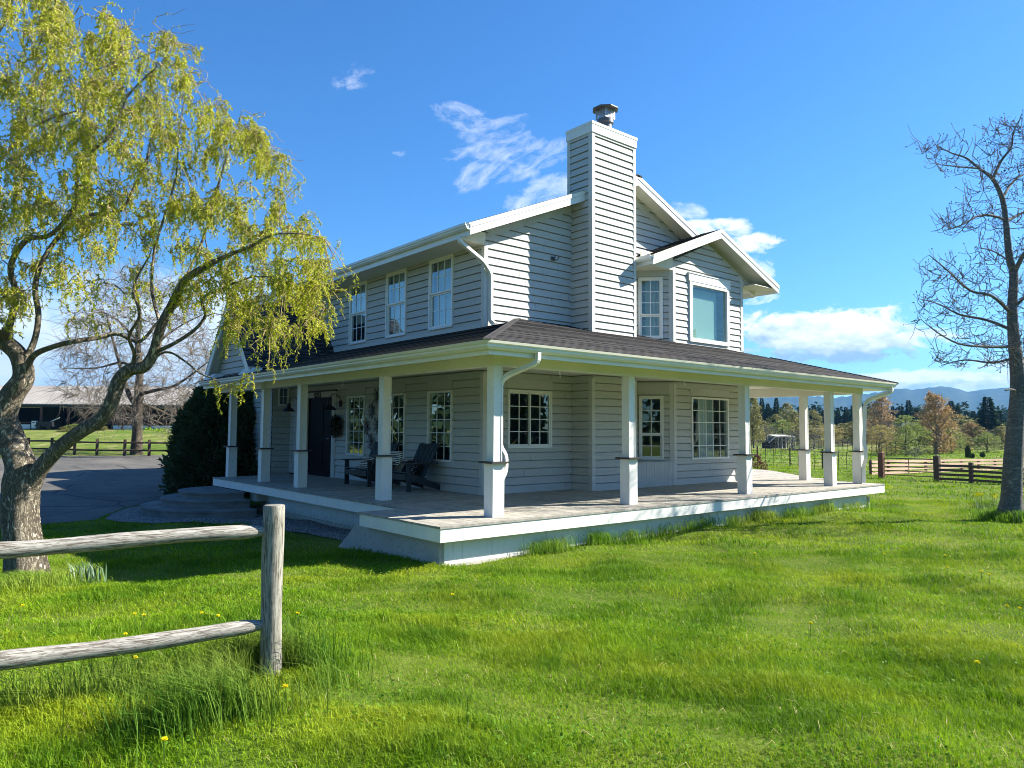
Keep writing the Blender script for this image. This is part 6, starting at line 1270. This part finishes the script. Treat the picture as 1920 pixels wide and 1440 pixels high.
n = 5200; cl = rng.choice(np.concatenate([rng.uniform(1.5, 12.6, 34), [2.2, 2.35, 7.6, 7.8, 8.1]]), n); x = cl+rng.normal(0, .13, n); y = rng.normal(.08, .07, n); k = (y < .15) & (x > .3); tuft('tall_grass', 'tall unmown grass along the foot of the porch skirting', (x[k], y[k]), rng.uniform(.10, .36, k.sum()), np.full(k.sum(), .007), .6)
n = 2600; a, r = rng.uniform(0, 6.28, n), np.abs(rng.normal(.3, .22, n)); x, y = 12.55+r*np.cos(a), -2.9+r*np.sin(a); tuft('tall_grass', 'tall grass round the foot of the bare tree', (x, y), rng.uniform(.1, .35, n), np.full(n, .011), .6)
n = 2400; a, r = rng.uniform(0, 6.28, n), np.abs(rng.normal(.35, .2, n)); o_ = onz(50, 1095, -.62); x, y = o_[0]+r*np.cos(a), o_[1]+r*np.sin(a); tuft('tall_grass', 'tall grass round the foot of the willow', (x, y), rng.uniform(.08, .26, n), np.full(n, .008), .7)
n = 9000; x, y, d = wedge(n, 3, 14); k = (lump(x*.6+3, y*.6) > .72); x, y = x[k], y[k]; tuft('tall_grass', 'longer pale grass patches scattered over the lawn', (x, y), rng.uniform(.08, .17, len(x)), np.full(len(x), .006), .9)

n = 26000; x, y, d = wedge(n, 2.2, 10); k = lump(x*1.3-2, y*1.3+5) > .60; x, y = x[k], y[k]; n = len(x); P = np.stack([x, y, terrain(x, y)+rng.uniform(.02, .06, n)], 1); a = rng.uniform(0, 6.28, n); D = np.stack([np.cos(a), np.sin(a), rng.uniform(-.1, .45, n)], 1); V, F = leaf_cards(P, D, rng.uniform(.014, .026, n), rng.uniform(.012, .020, n), rng); o = np_mesh('clover', V, [F], ['clover'], rnd=np.repeat(rng.random(n), 4)); o['kind'] = 'stuff'; o['label'] = 'low clover and weed leaves among the lawn grass'
n = 5200; x, y, d = wedge(n, 2.2, 13); a = rng.uniform(0, 6.28, len(x)); V, Q, T_ = blades(x, y, rng.uniform(.03, .10, len(x)), np.full(len(x), .004), 1.6, rng); o = np_mesh('dry_grass', V, [Q, T_], ['straw_blade'], rnd=np.repeat(rng.random(len(x)), 5)); o['kind'] = 'stuff'; o['label'] = 'dry straw coloured blades lying in the lawn'
def dandelion(p, label, s_=1.0, first=[None]):
    if first[0] is None:
        t = thing('dandelion', p, label, 'flower', 'dandelions in the lawn'); mb = MB(); h = .095; mb.tube([np.array(p)-up*.03, np.array(p)+up*h], .0022, 5); mb.build('stalk', 'stem', t)
        r = np.random.default_rng(3); n = 70; a = r.uniform(0, 6.28, n); e = r.uniform(.0, 1.2, n); D = np.stack([np.cos(a)*np.cos(e), np.sin(a)*np.cos(e), np.sin(e)], 1); V, F = leaf_cards(np.tile(np.array(p)+up*h, (n, 1)), D, .019, .007, r); np_mesh('flower_head', V, [F], ['yellow'], t); first[0] = t; return
    c = copy_tree(first[0], p, random.uniform(0, 6), label); c.scale = (min(s_, 1.15),)*3
DL = [(308, 1388, 'large dandelion in the foreground grass left of the post', 1.25), (252, 1152, 'dandelion between the two rails, left of its neighbour', 1), (270, 1154, 'dandelion between the two rails, right of its neighbour', 1), (558, 1153, 'dandelion just right of the fence post', 1.1), (235, 1190, 'dandelion close above the lower rail', 1), (254, 1234, 'dandelion close under the lower rail', 1), (42, 1138, 'leftmost dandelion, in front of the willow trunk', 1.1), (126, 1075, 'dandelion beside the willow foot', 1), (848, 1117, 'dandelion alone in front of the porch corner', 1.1), (378, 1150, 'dandelion between the rails nearest the middle', 1), (408, 1158, 'dandelion between the rails nearest the post', 1.1), (352, 1275, 'dandelion in the tall grass under the lower rail', 1), (535, 1292, 'dandelion in the tall grass at the post foot', 1.1), (1415, 1040, 'dandelion nearest the porch skirting, in tree shade', 1.3), (1652, 1027, 'upper dandelion in the middle right lawn', 1.5), (1658, 1041, 'lower dandelion in the middle right lawn', 1.5), (1772, 1044, 'dandelion in the pale grass left of the bare tree', 1.6), (1776, 1066, 'dandelion in the pale grass below the first one', 1.6), (1840, 1074, 'dandelion of the right cluster, left one', 1.6), (1855, 1080, 'dandelion of the right cluster, right one', 1.6), (1888, 1140, 'dandelion near the right edge, larger one', 1.6), (1912, 1144, 'dandelion touching the right edge of view', 1.2), (1832, 1247, 'dandelion alone in the right foreground lawn', 1.2), (1520, 1173, 'dandelion in the middle of the foreground lawn', 1.2)]
for px, py, lab, s_ in DL:
    p = onz(px, py, -.4)
    for _ in range(12): p = onz(px, py, th(p[0], p[1])+.095)
    dandelion((p[0], p[1], th(p[0], p[1])), lab, s_)
def clump(name, c_, label, cat, n, h, w, spread, m, rng, flowers=0):
    t = thing(name, c_, label, cat); x, y = c_[0]+rng.normal(0, spread, n), c_[1]+rng.normal(0, spread, n); V, Q, T_ = blades(x, y, rng.uniform(h*.6, h, n), np.full(n, w), .45, rng, .3); np_mesh('leaves', V, [Q, T_], [m], t)
    for i in range(flowers):
        p = np.array([c_[0]+rng.normal(0, spread*.9), c_[1]+rng.normal(0, spread*.9), c_[2]+h*rng.uniform(.9, 1.25)]); mb = MB(); mb.tube([p-up*(p[2]-c_[2]), p-up*.02], .004, 4); fd_ = np.array([-.6, -.6, .2])+rng.normal(size=3)*.3; fd_ /= np.linalg.norm(fd_); s1 = np.cross(fd_, up); s1 /= np.linalg.norm(s1); s2 = np.cross(s1, fd_)
        mb.tube([p, p+fd_*.035], [.012, .02], 8, 1)
        for k in range(6): a0 = k*math.pi/3; pt = lambda aa, rr, ff: p+(s1*math.cos(aa)+s2*math.sin(aa))*rr+fd_*ff; mb.q([pt(a0, .006, 0), pt(a0-.35, .035, .008), pt(a0, .06, .004), pt(a0+.35, .035, .008)], 1)
        mb.build('flower', ['stem', 'yellow'], t)
q = onz(1862, 957, -.56); clump('daffodil_clump', (q[0], q[1], th(q[0], q[1])), 'clump of yellow daffodils left of the bare tree trunk', 'flowers', 130, .34, .014, .26, 'blue_leaf', rng, 11)
q = onz(165, 1078, -.60); clump('bulb_plant', (q[0], q[1], th(q[0], q[1])), 'grey green strap leaved plant beside the willow under the top rail', 'plant', 60, .34, .02, .09, 'blue_leaf', rng)
for i in (0,):
    q = onz(1898, 975, -.55)
    clump('bulb_plant', (12.2, -3.15, th(12.2, -3.15)), 'strap leaved bulb plant right at the foot of the bare tree', 'plant', 40, .34, .02, .10, 'blue_leaf', rng)

# ------------------------------------------------------------------ air
mb = MB(); mb.box(-1500, 3600, -1800, 4300, -45, 330)
hz = mb.build('haze', 'glass'); hz['kind'] = 'stuff'; hz['label'] = 'thin blue haze over the far hills'
hm = bpy.data.materials.new('haze_air'); hm.use_nodes = True; t = NT(hm.node_tree); t.n.clear(); o_ = t.node('ShaderNodeOutputMaterial'); v = t.node('ShaderNodeVolumePrincipled'); v.inputs['Color'].default_value = (.12, .34, .70, 1); v.inputs['Density'].default_value = .00017; v.inputs['Anisotropy'].default_value = .2; t.l.new(v.outputs[0], o_.inputs['Volume'])
hz.data.materials.clear(); hz.data.materials.append(hm)
